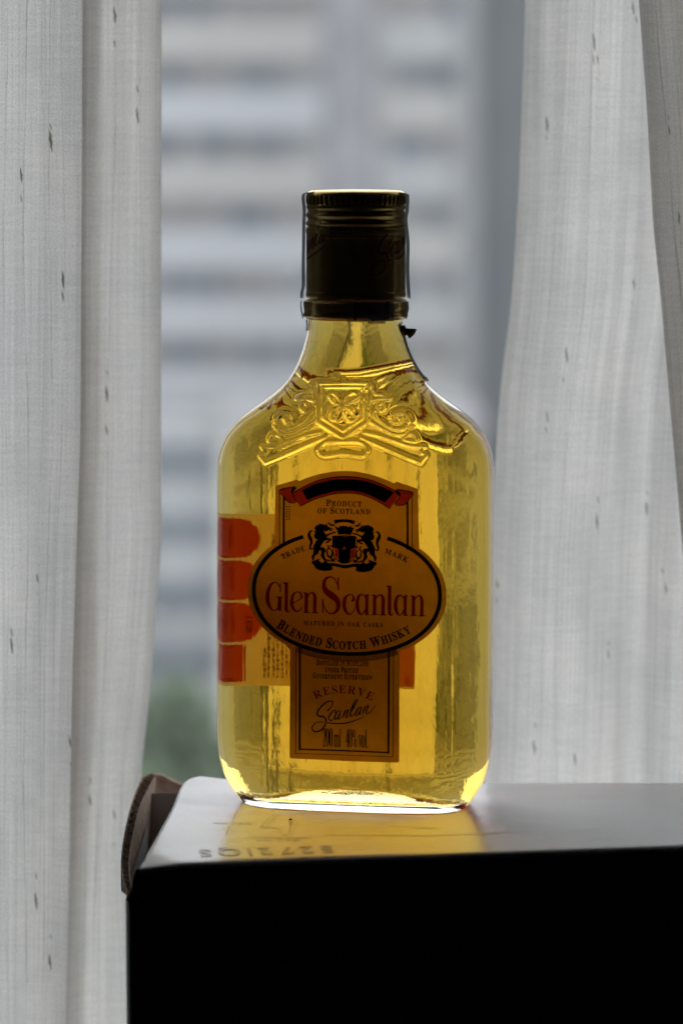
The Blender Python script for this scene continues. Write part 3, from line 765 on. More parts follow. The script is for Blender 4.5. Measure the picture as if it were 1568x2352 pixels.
# whisky filling the cavity
PHI = np.concatenate([np.linspace(0, 2*math.pi, 361)[:-1]])
zi = np.concatenate([0.0026+0.0094*(1-np.cos(np.linspace(0, math.pi/2, 26))), np.linspace(0.0125, 0.082, 60)[0:], np.linspace(0.0825, 0.151, 160)])
h = zi-0.0026; RR = 0.0045
ins = np.where(h < RR, RR-np.sqrt(np.maximum(RR**2-(RR-h)**2, 0)), 0)
wa = np.interp(zi, [0, 0.05, 0.125, 0.16], [0.0030, 0.0036, 0.0028, 0.0026]); wb = np.interp(zi, [0, 0.09, 0.125, 0.16], [0.0026, 0.0024, 0.0026, 0.0026])
Vi = loft(zi, fa(zi)-wa-ins, np.maximum(fb(zi)-wb-ins*0.9, 0.002), np.maximum(np.minimum(fn(zi)*0.78, 2.6), 2.0), PHI)
bi = []
for sc, dz in ((0.001, 0.0028), (0.2, 0.0027), (0.4, 0.0024), (0.58, 0.0018), (0.74, 0.0011), (0.87, 0.0005), (0.95, 0.0001)):
    r_ = Vi[0].copy(); r_[:, :2] *= sc; r_[:, 2] += dz; bi.append(r_)
ti = Vi[-1].copy(); ti[:, :2] *= 0.001
big_mesh('whisky', np.concatenate([np.array(bi), Vi, ti[None]]), M['whisky'], bottle)

# ------------------------------------------------------------------ cap and tamper ring (lathe)
def lathe(name, prof, m, parent, nseg=192, mod=None, top=True):
    v = []
    for (r, z) in prof:
        for k in range(nseg):
            a = 2*math.pi*k/nseg; rr2 = mod(r, z, a, k) if mod else r
            v.append((rr2*math.cos(a), rr2*math.sin(a), z))
    f = grid_faces(len(prof), nseg, True)
    if top: f.append(tuple(range((len(prof)-1)*nseg, len(prof)*nseg)))
    return mesh_obj(name, v, f, m, parent)
zc = lambda py: at(816, py, 0)[2]
CR = at(816+114.5, 600, 0)[0]-at(816, 600, 0)[0]
Z1c = zoomer(1100, 700, 650/1568)
def zz1(y): return zc(Z1c(0, y)[1])
pf = [(0.985, 1182), (1.0, 1176), (1.0, 1130), (0.985, 1112), (0.992, 1095), (0.992, 640), (0.992, 600), (0.985, 575), (1.0, 548), (0.998, 515), (0.965, 495), (1.0, 475), (1.0, 460), (0.962, 432), (0.968, 415), (0.998, 395), (0.998, 380), (0.962, 345), (0.985, 318), (0.99, 295), (0.978, 285)]
prof = []
pts = crom([(r*CR, zz1(y)) for r, y in pf], 6); prof += [tuple(p) for p in pts]
prof = [(prof[0][0]-0.0006, prof[0][1])]+prof
cap = lathe('cap', prof+[(CR*0.97, zz1(283))], M['gold'], bottle)
cap['label'] = 'gold screw cap with red script lettering'
zk0, zk1 = zz1(284), zz1(190)
kn = [(0.97, zk0-0.0002), (0.975, zk0), (1.0, zk0+0.0004), (1.0, zk1-0.0006), (0.995, zk1-0.0002), (0.985, zk1+0.0002), (0.96, zk1+0.0007), (0.9, zk1+0.0011), (0.6, zk1+0.0013), (0.2, zk1+0.0014)]
def knurl(r, z, a, k):
    if r > 0.985*CR and z < zk1-0.0004 and z > zk0+0.0002:
        ph = (a*52/(2*math.pi)) % 1.0; return r-0.0009*(0.5+0.5*math.tanh(6*math.sin(2*math.pi*ph)))
    return r
kn2 = [(r*CR, z) for r, z in kn]
k = lathe('knurled_rim', kn2, M['gold'], cap, 52*10, knurl)
rp = [(0.955, 1388), (0.985, 1384), (1.045, 1362), (1.055, 1340), (1.035, 1310), (1.05, 1270), (1.05, 1225), (1.06, 1212), (1.055, 1207), (1.045, 1205)]
pts = crom([(r*CR, zz1(y)) for r, y in rp], 5)
lathe('tamper_ring', [tuple(p) for p in pts], M['gold'], bottle, 128, None, False)
lathe('torn_edge', [(1.047*CR, zz1(1206)), (1.04*CR, zz1(1203)), (0.93*CR, zz1(1191))], M['silver'], bottle, 128, lambda r, z, a, k: r*(1+0.004*math.sin(a*17)+0.004*math.sin(a*41)), False)
# bare glass thread in the gap shows bright: a clear ring of neck glass is already there
# signature on the cap, in red
SIG = [[(460, 525, 20), (480, 530, 28), (530, 480, 24), (570, 420, 22), (580, 350, 26), (530, 335, 26), (440, 365, 30), (340, 450, 34), (265, 550, 36), (255, 610, 34), (300, 650, 36), (380, 660, 34), (430, 700, 34), (440, 770, 34), (410, 850, 36), (340, 940, 34), (240, 975, 34), (170, 950, 30), (150, 890, 26), (190, 820, 24), (270, 775, 22), (390, 775, 20)],
       [(465, 787, 22), (580, 800, 26), (740, 805, 28), (900, 785, 28), (1060, 735, 24), (1160, 695, 16), (1225, 665, 8)],
       [(630, 590, 26), (640, 535, 24), (595, 535, 24), (530, 610, 34), (495, 690, 30), (540, 745, 22), (590, 715, 16), (630, 660, 14)],
       [(730, 545, 22), (690, 540, 22), (640, 620, 32), (625, 690, 32), (650, 720, 24), (700, 650, 24), (750, 540, 22), (715, 640, 30), (690, 700, 28), (720, 710, 20), (760, 660, 14)],
       [(850, 520, 22), (820, 590, 28), (780, 690, 24)], [(790, 670, 16), (860, 560, 18), (905, 510, 26), (890, 580, 30), (850, 660, 28), (880, 680, 22), (930, 620, 14)],
       [(930, 620, 14), (1000, 500, 24), (1080, 340, 26), (1095, 300, 18), (1060, 310, 20), (1000, 430, 34), (955, 560, 34), (950, 630, 32), (985, 650, 24), (1040, 590, 14)],
       [(1180, 470, 22), (1140, 470, 24), (1080, 540, 32), (1055, 620, 30), (1090, 630, 22), (1150, 540, 24), (1190, 460, 20), (1150, 560, 30), (1135, 610, 24), (1170, 600, 14)],
       [(1260, 440, 20), (1230, 520, 28), (1200, 600, 22)], [(1200, 600, 18), (1270, 470, 16), (1320, 425, 28), (1310, 480, 30), (1270, 560, 28), (1290, 595, 20), (1340, 585, 20), (1420, 500, 16), (1490, 400, 8)]]
for start in (-112, 18, 140):
    mb = MB()
    for i, st in enumerate(SIG):
        Vs, Fs = stroke(st, 6, wmul=1.0); ang = np.radians(start+(Vs[:, 0]-150)/1340*96)-math.pi/2-YAW
        zz = zc(556)+(600-Vs[:, 1])*0.0000165+(Vs[:, 0]-900)*0.0000030
        R_ = CR*0.992+0.00003+0.000004*i
        mb.add(np.stack([R_*np.cos(ang), R_*np.sin(ang), zz], 1), Fs)
    mb.build('lettering', M['cap_red'], cap)

# ------------------------------------------------------------------ front label
Z3 = zoomer(860, 1850, 940/1568); Z4 = zoomer(860, 2500, 940/1568); ZR = zoomer(1090, 1870, 600/1568); ZC = zoomer(1200, 2050, 400/1568)
ZT = zoomer(1080, 2100, 580/1568); ZB = zoomer(1080, 2440, 600/1568); ZS = zoomer(1220, 2740, 300/1568); ZN = zoomer(1040, 2260, 680/1568)
def sup(a, b, t, n=2.12):
    c, s = math.cos(t), math.sin(t); x = a*math.copysign(abs(c)**(2/n), c); y = b*math.copysign(abs(s)**(2/n), s); return (880+x, 870+y+0.03*x)
o3 = [(412, 153), (545, 115), (552, 117), (560, 125), (620, 100), (700, 76), (780, 61), (860, 56), (940, 60), (1020, 75), (1100, 99), (1160, 124), (1195, 140), (1202, 132), (1212, 128), (1345, 173), (1352, 180), (1357, 400), (1362, 575)]
o3 += [sup(662, 438, t) for t in np.radians(np.arange(-42, 57, 4))]
o3 += [(1240, 1256), (1230, 1275)]
bot4 = [(1228, 910), (1220, 918), (1000, 912), (860, 907), (700, 899), (505, 890), (498, 882)]
o4 = [Z4(x, y) for x, y in bot4]
o3b = [(503, 1262), (498, 1245), (485, 1236)]+[sup(662, 438, t) for t in np.radians(np.arange(128, 225, 4))]+[(392, 552), (396, 540), (400, 400), (404, 162)]
outl = [Z3(x, y) for x, y in o3]+o4+[Z3(x, y) for x, y in o3b]
Vp, Fp = poly(front(np.array(outl)), 0.0011)
label = mesh_obj('front_label', on_front(Vp, 0.00012), [tuple(reversed(q)) for q in Fp], M['paper'], bottle)
label['label'] = 'amber paper label shaped like a cross with an oval'
lift_n = [0]
def print_(name, parts, m, base=0.00018):
    """parts: list of (verts in photo units, faces)"""
    mb = MB()
    for V_, F_ in parts:
        lift_n[0] += 1
        mb.add(on_front(front(V_), base+0.0000012*(lift_n[0] % 40)), F_)
    return mb.build(name, m, label)
def st(Z, pts, n=7, closed=False, wmul=1.0):
    V_, F_ = stroke(pts, n, closed, wmul); return zmap(V_, Z), F_
def pg(Z, pts, step=None):
    V_, F_ = poly(pts, step); return zmap(V_, Z), F_
# borders
lines = [st(Z3, [(433, 195, 6), (431, 400, 6), (432, 568, 6)]), st(Z3, [(461, 228, 14), (460, 400, 14), (460, 552, 14)]), st(Z3, [(1283, 262, 14), (1284, 420, 14), (1284, 582, 14)]), st(Z3, [(1314, 205, 6), (1314, 400, 6), (1316, 590, 6)]),
         st(Z4, [(541, 130, 5), (540, 500, 5), (538, 857, 5)]), st(Z4, [(567, 150, 14), (567, 500, 14), (565, 834, 14)]), st(Z4, [(1160, 150, 14), (1158, 500, 14), (1156, 858, 14)]), st(Z4, [(1190, 150, 5), (1189, 500, 5), (1186, 880, 5)]),
         st(Z4, [(558, 828, 10), (860, 838, 10), (1163, 851, 10)]), st(Z4, [(536, 857, 4), (860, 867, 4), (1189, 880, 4)])]
for ln_ in lines: print_('label_border', [ln_], M['black'])
rg = []
for a0, a1 in ((-47, 228-0.0),):
    pts = [sup(619, 407, t)+(26,) for t in np.radians(np.arange(-65.5, 246, 3))]
    rg.append(st(Z3, pts, 3))
print_('label_border', rg, M['black'])
# printed soft shadow below the oval on the lower panel
shd = []
for i in range(5):
    shd.append(st(Z3, [(sup(632+i*7, 422+i*8, t))+(10,) for t in np.radians(np.arange(60, 121, 4))], 2))
print_('oval_shadow', shd, M['shade'], 0.00016)
# ribbon at the top
ZRs = 0.0
rb_t = [(205, 265), (330, 195), (450, 140), (560, 110), (680, 92), (790, 90), (900, 100), (1010, 122), (1130, 165), (1250, 222), (1335, 278)]
rb_b = [(1225, 432), (1130, 375), (1010, 315), (900, 282), (780, 270), (660, 278), (540, 305), (420, 345), (292, 408)]
full = list(map(tuple, crom(rb_t, 5)))+list(map(tuple, crom(rb_b, 5)))+[(240, 340)]
print_('ribbon', [pg(ZR, full, 60)], M['ribbon_red'], 0.00017)
ct, cb_ = crom([(a, b) for a, b in rb_t], 5), crom([(a, b) for a, b in rb_b], 5)
inn = [(a, b+30) for a, b in ct[4:-4]]+[(a, b-27) for a, b in cb_[3:-3]]
print_('ribbon_band', [pg(ZR, inn, 60)], M['black'], 0.0002)
for e_ in (rb_t, rb_b): print_('ribbon_edge', [st(ZR, [(a, b+(5 if e_ is rb_t else -4), 11) for a, b in e_], 5)], M['black'], 0.0002)
for tl_ in ([(70, 236), (218, 200), (246, 216), (208, 268), (250, 360), (190, 368), (150, 348), (116, 300)], [(1302, 228), (1468, 262), (1428, 330), (1393, 380), (1345, 395), (1274, 380), (1335, 290)]):
    print_('ribbon_tail', [pg(ZR, tl_)], M['ribbon_red'], 0.00017)
    print_('ribbon_edge', [st(ZR, [(a, b, 10) for a, b in tl_+tl_[:2]], 3)], M['black'], 0.00021)
print_('ribbon_fold', [pg(ZR, [(215, 197), (248, 216), (205, 268), (190, 262)]), pg(ZR, [(1300, 222), (1338, 282), (1320, 300), (1278, 252)])], M['black'], 0.00021)
# words
def line(Z, a, b): return [Z(*a), ((Z(*a)[0]+Z(*b)[0])/2, (Z(*a)[1]+Z(*b)[1])/2), Z(*b)]
sR = 600/1568/1.74171; s4 = 940/1568/1.74171; sT = 580/1568/1.74171; sB = sR; sS = 300/1568/1.74171
words = [text_path('Product', line(ZR, (560, 402), (930, 410)), 66*sR, 54*sR, 0.72, 0.014),
         text_path('of Scotland', line(ZR, (470, 478), (1020, 490)), 66*sR, 54*sR, 0.72, 0.014),
         text_path('TRADE', [ZT(142, 372), ZT(258, 318), ZT(383, 274)], 55*sT, None, 0.72, 0.014),
         text_path('MARK', [ZT(1236, 302), ZT(1360, 348), ZT(1478, 408)], 55*sT, None, 0.72, 0.014),
         text_path('122211', [ZR(184, 552), ZR(184, 476), ZR(184, 400)], 38*sR, None, 0.85, 0.004, 0.12),
         text_path('MATURED IN OAK CASKS', line(ZB, (350, 156), (1178, 180)), 46*sB, None, 0.72, 0.014),
         text_path('Blended Scotch Whisky', [ZB(*p) for p in [(66, 178), (180, 246), (290, 305), (400, 345), (540, 380), (700, 405), (830, 411), (1000, 401), (1080, 386), (1200, 354), (1310, 313), (1400, 274), (1480, 232)]], 98*sB, 82*sB, 0.66, 0.022, 0.11),
         text_path('Distilled in Scotland', line(Z4, (678, 266), (1022, 275)), 36*s4, 29*s4, 0.66, 0.03, 0.11),
         text_path('under British', line(Z4, (735, 314), (955, 320)), 36*s4, 29*s4, 0.66, 0.03, 0.11),
         text_path('Government Supervision', line(Z4, (653, 355), (1047, 366)), 36*s4, 29*s4, 0.66, 0.03, 0.11)]
for wd in words: print_('lettering', [wd], M['black'])
vol = []
st_ = lambda pts, **kw: st(ZS, pts, **kw)
def zero(c, hw, y0, y1): return [(c, y0, 10), (c-hw, y0+60, 22), (c-hw-2, (y0+y1)/2, 26), (c-hw, y1-60, 22), (c, y1, 10), (c+hw, y1-60, 22), (c+hw+2, (y0+y1)/2, 26), (c+hw, y0+60, 22), (c, y0, 10)]
vol += [st_([(388, 1012, 16), (390, 935, 16), (406, 902, 14), (424, 940, 24), (424, 1030, 24), (396, 1200, 18), (386, 1268, 14)]), st_([(380, 1272, 24), (430, 1272, 24)]), st_([(428, 1240, 10), (430, 1275, 10)]),
        st_(zero(473, 22, 902, 1284), n=5), st_(zero(544, 22, 902, 1286), n=5), st_([(895, 920, 24), (895, 1296, 26)]), st_([(893, 922, 10), (857, 1180, 14)]), st_([(852, 1184, 18), (913, 1186, 18)]), st_([(878, 1298, 10), (910, 1299, 10)]), st_(zero(950, 22, 918, 1302), n=5)]
vol += [st_([(624, 1050, 22), (624, 1285, 22)]), st_([(662, 1060, 20), (662, 1285, 20)]), st_([(700, 1060, 22), (700, 1285, 22)]), st_([(630, 1085, 10), (648, 1040, 18), (662, 1080, 20)], n=5), st_([(668, 1085, 10), (686, 1040, 18), (700, 1080, 20)], n=5), st_([(612, 1286, 12), (722, 1288, 12)]), st_([(612, 1048, 10), (630, 1046, 12)]),
        st_([(736, 920, 18), (737, 1285, 20)]), st_([(722, 1288, 12), (750, 1289, 12)]), st_([(724, 922, 10), (738, 920, 12)]),
        st_([(1016, 925, 12), (1000, 960, 16), (1000, 1050, 16), (1016, 1090, 12), (1030, 1050, 14), (1030, 960, 14), (1016, 925, 12)], n=5), st_([(1060, 1130, 12), (1046, 1160, 16), (1046, 1260, 16), (1060, 1300, 12), (1076, 1260, 16), (1076, 1160, 14), (1060, 1130, 12)], n=5), st_([(1064, 930, 9), (1012, 1290, 9)]),
        st_([(1132, 1050, 22), (1152, 1305, 14)]), st_([(1152, 1305, 8), (1172, 1050, 8)]), st_([(1118, 1048, 10), (1186, 1050, 10)]),
        st_([(1215, 1050, 14), (1193, 1100, 24), (1193, 1250, 24), (1215, 1305, 14), (1240, 1250, 24), (1240, 1100, 24), (1215, 1050, 14)], n=5), st_([(1275, 935, 20), (1276, 1300, 22)]), st_([(1262, 1306, 12), (1292, 1308, 12)]), st_([(1263, 936, 10), (1276, 934, 12)]), st_([(1312, 1285, 20), (1313, 1308, 20)])]
print_('lettering', vol, M['black'])
print_('lettering', [text_path('RESERVE', [ZS(*p) for p in [(222, 302), (340, 245), (460, 205), (620, 183), (800, 172), (985, 190), (1160, 232), (1280, 276), (1392, 328)]], 165*sS, None, 0.8, 0.0)], M['red_ink'])
print_('lettering', [st(ZS, s_, 6) for s_ in SIG], M['black'])
def shift(ss, dx, dy): return [[(x+dx, y+dy, w_) for x, y, w_ in s_] for s_ in ss]
ga = [[(985, 275, 30), (983, 457, 30)], [(975, 276, 12), (1008, 276, 12)], [(972, 457, 10), (1010, 457, 10)], [(975, 302, 12), (945, 272, 14), (910, 290, 26), (896, 360, 34), (905, 420, 30), (930, 455, 14), (955, 440, 12), (974, 405, 12)]]
gn = [[(1057, 276, 32), (1055, 457, 32)], [(1030, 278, 12), (1057, 276, 12)], [(1028, 457, 10), (1090, 457, 10)], [(1066, 312, 12), (1095, 278, 14), (1122, 282, 24), (1135, 320, 32), (1134, 390, 32), (1133, 459, 32)], [(1102, 460, 10), (1165, 460, 10)]]
gl_ = [[(1195, 192, 32), (1194, 310, 32), (1193, 430, 32), (1200, 456, 20), (1217, 460, 12), (1228, 440, 7)], [(1163, 196, 13), (1200, 196, 13)]]
GS = [[(186, 205, 12), (165, 170, 10), (135, 160, 12), (100, 185, 24), (75, 250, 34), (72, 320, 36), (90, 380, 28), (115, 415, 14), (145, 418, 10), (168, 395, 14), (180, 350, 14)], [(183, 296, 34), (183, 398, 32), (190, 426, 10)], [(190, 165, 9), (190, 252, 14)], [(152, 296, 12), (213, 296, 12)],
      [(345, 172, 0)], ]
GS = GS[:-1]
GS += [[(x-950, y-30, w_) for x, y, w_ in s_] for s_ in gl_]
GS += [[(303, 352, 9), (392, 302, 12)], [(388, 302, 20), (375, 262, 16), (345, 248, 10), (310, 270, 22), (293, 330, 32), (300, 385, 30), (325, 420, 20), (355, 425, 14), (380, 405, 10), (393, 378, 6)]]
GS += shift(gn, -628, -20)
GS += [[(722, 112, 14), (722, 228, 16)], [(720, 195, 8), (690, 130, 13), (650, 110, 14), (605, 130, 28), (590, 180, 36), (605, 235, 50), (660, 280, 62), (710, 325, 52), (722, 380, 40), (705, 425, 28), (665, 448, 14), (625, 435, 13), (595, 390, 11), (582, 345, 10)], [(580, 310, 14), (580, 442, 14)]]
GS += [[(843, 330, 18), (862, 322, 26), (862, 296, 20), (845, 272, 12), (815, 275, 14), (785, 305, 28), (776, 360, 34), (785, 415, 30), (815, 450, 18), (840, 450, 12), (862, 425, 8), (873, 390, 5)]]
GS += ga+gn+gl_+shift(ga, 353, 8)+shift(gn, 357, 8)
print_('brand_lettering', [st(ZN, s_, 6) for s_ in GS], M['red_ink'])
# crest: two lions, shield, crown
cr = []
lion = [(320, 170), (345, 185), (380, 178), (388, 200), (430, 165), (425, 200), (470, 235), (530, 258), (525, 270), (480, 258), (512, 292), (490, 298), (450, 272), (415, 298), (372, 282), (390, 320), (410, 345), (470, 320), (540, 298), (570, 305), (565, 320), (500, 335), (440, 365), (420, 395), (490, 405), (500, 425), (440, 478), (400, 482), (395, 470), (450, 432), (390, 440), (350, 490), (320, 540), (385, 550), (412, 600), (380, 650), (400, 720), (430, 770), (400, 775), (350, 720), (318, 670), (340, 640), (330, 600), (305, 595), (290, 640), (235, 680), (220, 740), (200, 755), (180, 690), (205, 650), (215, 600), (205, 560), (215, 520), (255, 440), (285, 420), (250, 420), (220, 385), (222, 340), (240, 330), (222, 295), (245, 290), (225, 245), (250, 205), (290, 190)]
rock = [(182, 765), (240, 745), (310, 715), (300, 760), (340, 790), (400, 760), (440, 790), (520, 800), (515, 830), (500, 850), (517, 885), (480, 910), (390, 920), (300, 905), (250, 880), (215, 820), (190, 800)]
tail = [(205, 290, 14), (170, 290, 28), (140, 345, 44), (165, 410, 56), (180, 470, 40), (160, 530, 34), (165, 572, 26), (205, 565, 20)]
vine = [[(430, 510, 18), (450, 545, 26), (425, 600, 22), (440, 680, 30), (485, 700, 44), (505, 640, 24), (490, 590, 18), (455, 562, 16)], [(480, 525, 26), (512, 525, 30)], [(480, 745, 50), (550, 745, 50)], [(500, 660, 16), (580, 665, 6)], [(415, 740, 20), (470, 760, 30)]]
mx = lambda P: [((1385-p[0]), p[1]+18)+tuple(p[2:]) for p in P]
for P in (lion, rock): cr.append(pg(ZC, P)); cr.append(pg(ZC, mx(P)))
for P in [tail]+vine: cr.append(st(ZC, P, 6)); cr.append(st(ZC, mx(P), 6))
shd_o = [(512, 372), (875, 375), (876, 560), (870, 640), (850, 705), (800, 765), (740, 790), (690, 796), (640, 785), (580, 745), (540, 690), (518, 600)]
cr.append(st(ZC, [(a, b, 16) for a, b in shd_o+shd_o[:1]], 2))
cr.append(pg(ZC, [(512, 372), (875, 375), (872, 545), (795, 582), (725, 580), (692, 536), (660, 580), (600, 578), (516, 548)]))
cr.append(pg(ZC, [(600, 576), (792, 578), (786, 760), (740, 788), (690, 794), (640, 783), (604, 760)]))
cr.append(pg(ZC, [(545, 232), (570, 215), (590, 235), (610, 232), (640, 205), (665, 215), (682, 200), (710, 218), (725, 205), (750, 228), (800, 210), (820, 238), (848, 238), (818, 310), (795, 355), (690, 340), (595, 350), (585, 290)]))
cr.append(st(ZC, [(536, 150, 66), (610, 133, 52), (695, 128, 46), (780, 137, 50), (856, 158, 62)], 6))
for P in ([(548, 196, 20), (490, 196, 34), (440, 155, 14)], [(862, 206, 20), (915, 206, 34), (942, 158, 14)], [(490, 808, 50), (600, 830, 50), (710, 850, 55), (820, 832, 50), (930, 818, 50)]): cr.append(st(ZC, P, 6))
print_('crest', cr, M['black'])
print_('crest', [pg(ZC, [(540, 560), (598, 582), (600, 735), (560, 690), (542, 620)]), pg(ZC, [(792, 590), (862, 552), (862, 640), (840, 700), (790, 748)]), pg(ZC, [(692, 540), (720, 577), (665, 577)])], M['ribbon_red'], 0.00017)

# ------------------------------------------------------------------ back label, seen through the whisky
bz1, bz0 = at(560, 1183, 0.0)[2]-0.001, at(560, 1583, 0.0)[2]-0.001
XB_R, XB_L = 0.0148, -0.0345
def back_curve(nn=240):
    b, a, n = 0.0172, fa(0.05), 3.5
    ph = np.linspace(math.atan2(b, XB_R), math.pi-math.atan2(0.006, 0.0362), nn)
    r = (np.abs(np.cos(ph)/a)**n+np.abs(np.sin(ph)/b)**n)**(-1/n); return np.stack([r*np.cos(ph), r*np.sin(ph)], 1)
BC = back_curve(); BS = np.concatenate([[0], np.cumsum(np.linalg.norm(np.diff(BC, axis=0), axis=1))]); BL = BS[-1]
BN = np.stack([np.gradient(BC[:, 1]), -np.gradient(BC[:, 0])], 1); BN /= np.linalg.norm(BN, axis=1)[:, None]
BN *= np.sign((BN*BC).sum(1))[:, None]
def on_back(s, t, lift):                      # s: metres from the right end, t: 0 bottom..1 top
    s = np.asarray(s, float); t = np.asarray(t, float)
    p = np.stack([np.interp(s, BS, BC[:, k]) for k in (0, 1)], 1); n = np.stack([np.interp(s, BS, BN[:, k]) for k in (0, 1)], 1)
    p = p+n*lift; return np.concatenate([p, (bz0+(bz1-bz0)*t)[:, None]], 1)
ns, ntt = 80, 12
sg, tg = np.meshgrid(np.linspace(0, BL, ns), np.linspace(0, 1, ntt))
blabel = mesh_obj('back_label', on_back(sg.ravel(), tg.ravel(), 0.0001), grid_faces(ntt, ns), M['back_paper'], bottle)
blabel['label'] = 'pale back label with red rounded panels seen through the whisky'
HB = bz1-bz0
def bpart(name, polys, m, lift=0.00016, strokes=False):
    mb = MB()
    for V_, F_ in polys: mb.add(on_back(V_[:, 0], V_[:, 1]/HB, lift), F_)
    return mb.build(name, m, blabel)
mm_ = 1e-3
def rrect(x0, y0, x1, y1, r, sides='both'):
    pts = []
    for cx_, cy_, a0 in ((x1-r, y1-r, 0), (x0+r, y1-r, 90), (x0+r, y0+r, 180), (x1-r, y0+r, 270)):
        for k in range(7): a = math.radians(a0+15*k); pts.append((cx_+r*math.cos(a), cy_+r*math.sin(a)))
    return poly(pts, 0.002)
lob = HB/5.2
SL = BL-0.0150                                 # start of the red panels
redp = []
for i in range(3):
    y1_ = HB-0.0012-i*(lob+0.0012)*1.12; redp.append(rrect(SL, y1_-lob*1.2, BL-0.0004, y1_, lob*0.55))
redp.append(rrect(SL+0.0035, 0.0012, BL-0.0004, HB-0.0012-3*(lob+0.0012)*1.12, 0.0006))
bpart('printed_panel', redp, M['back_red'])
lines_ = []
for j in range(26):
    x = SL-0.0012-j*0.0011
    if x < 0.008: break
    y = 0.0022; ymax = HB*(rng.uniform(0.28, 0.46) if j % 5 else 0.2)
    while y < ymax:
        ln = rng.uniform(0.0005, 0.0018); lines_.append(poly([(x, y), (x+0.00055, y), (x+0.00055, y+ln), (x, y+ln)])); y += ln+0.00035
    if j in (2, 3, 5):
        y = HB*0.62
        while y < HB*rng.uniform(0.85, 0.97):
            ln = rng.uniform(0.0005, 0.0018); lines_.append(poly([(x, y), (x+0.00055, y), (x+0.00055, y+ln), (x, y+ln)])); y += ln+0.00035
bpart('printed_lines', lines_, M['back_dark'], 0.00018)
pl_ = []
for i in range(3):
    y1_ = HB-0.0012-i*(lob+0.0012)*1.12-lob*0.54
    for j in range(4): pl_.append(poly([(SL+0.006+j*0.0016, y1_-lob*0.35), (SL+0.0066+j*0.0016, y1_-lob*0.35), (SL+0.0066+j*0.0016, y1_+lob*0.35), (SL+0.006+j*0.0016, y1_+lob*0.35)]))
bpart('printed_lines', pl_, M['back_orange'], 0.00022)
def btext(s, x, y, h, rot, m):
    V_, F_ = text_path(s, [(0, 0), (len(s)*h*0.42, 0), (len(s)*h*0.84, 0)], h, None, 0.9, 0, 0); V_[:, 1] *= -1
    c, s_ = math.cos(rot), math.sin(rot); V2 = np.stack([x+V_[:, 0]*c-V_[:, 1]*s_, y+V_[:, 0]*s_+V_[:, 1]*c], 1)
    return bpart('lettering', [(V2, F_)], m, 0.00024)
btext('H2O', SL+0.0035, HB-0.0012-2.9*(lob+0.0012)*1.12+0.002, 0.0018, math.pi/2, principled('pale_ink', (0.8, 0.75, 0.6), 0.6))
btext('3', 0.0012, 0.0012, 0.0022, 0, M['back_red'])
bpart('printed_panel', [poly([(0.0003, 0.0006), (0.0055, 0.0006), (0.0055, HB*0.42), (0.0003, HB*0.42)], 0.002)], M['back_orange'], 0.00014)

# ------------------------------------------------------------------ paper seal strip over the cap, torn at the ring
seal = empty('seal_strip', (0, 0, 0)); seal.parent = bottle
def band(name, path, halfw, m, thick=0.00012, ragged=0.0):
    """path: (x, z) in the view plane; the strip's width runs in depth"""
    P = np.array(path, float); v = []
    cy_, sy_ = math.cos(-YAW), math.sin(-YAW)
    for i, (x, z) in enumerate(P):
        hw = halfw*(1+rng.uniform(-ragged, ragged))
        for d, yy in ((0, -hw), (0, 0), (0, hw), (thick, hw), (thick, 0), (thick, -hw)):
            xx = x-math.copysign(d, x) if abs(x) > 0.004 else x; zz = z-d if abs(x) < CR*0.97 else z
            v.append((xx*cy_-yy*sy_, xx*sy_+yy*cy_, zz))
    return mesh_obj(name, v, grid_faces(len(P), 6, True), m, seal)
def px_path(pts):
    return [(at(x, y, 0)[0]-BX, at(x, y, 0)[2]) for x, y in pts]
z1 = lambda pts: px_path([Z1c(*p) for p in pts])
loop = [(246, 1178), (248, 1120), (262, 1060), (260, 900), (263, 700), (266, 480), (270, 340), (262, 260), (260, 205), (275, 178), (340, 164), (450, 153), (650, 147), (900, 150), (1100, 157), (1220, 168), (1270, 180), (1288, 205), (1284, 330), (1270, 420), (1284, 560), (1292, 680), (1288, 900), (1294, 1060), (1302, 1178)]
band('upper_strip', crom(z1(loop), 4), 0.0062, M['strip_clear'], 0.0007)
band('lower_strip', crom(z1([(1278, 1210), (1285, 1270), (1275, 1330), (1265, 1375)]), 4), 0.0062, M['strip_clear'], 0.0004)
band('lower_strip', crom(z1([(250, 1210), (248, 1270), (258, 1330), (268, 1375)]), 4), 0.0062, M['strip'])
Z2 = zoomer(850, 1250, 1150/1568)
sh_path = px_path([Z2(*p) for p in [(1008, 56), (1030, 100), (1048, 160), (1072, 230), (1108, 300), (1142, 350), (1168, 372)]])
band('shoulder_strip', [(x+0.0004, z+0.0003) for x, z in crom(sh_path, 5)], 0.0058, M['strip'], 0.0007, 0.06)
band('shoulder_strip', crom(px_path([Z1c(*p) for p in [(300, 1395), (302, 1440), (298, 1500)]]), 4), 0.003, M['strip'], 0.00025, 0.2)
# curled torn scrap on the right shoulder of the neck
sc_pts = [(1225, 1455), (1250, 1440), (1272, 1465), (1262, 1500), (1290, 1520), (1310, 1555), (1345, 1520), (1362, 1475), (1330, 1495), (1290, 1505), (1255, 1540), (1232, 1500)]
v = []; 
Pz = z1(sc_pts)
for i, (x, z) in enumerate(Pz):
    yy = -0.003+0.0015*math.sin(i*2.1); v += [(x, yy, z), (x+0.0002, yy+0.0022, z-0.0003)]
f = [(2*i, 2*i+1, 2*((i+1) % len(Pz))+1, 2*((i+1) % len(Pz))) for i in range(len(Pz))]
f.append(tuple(2*i for i in range(len(Pz))))
mesh_obj('torn_scrap', v, f, M['scrap'], seal, False)
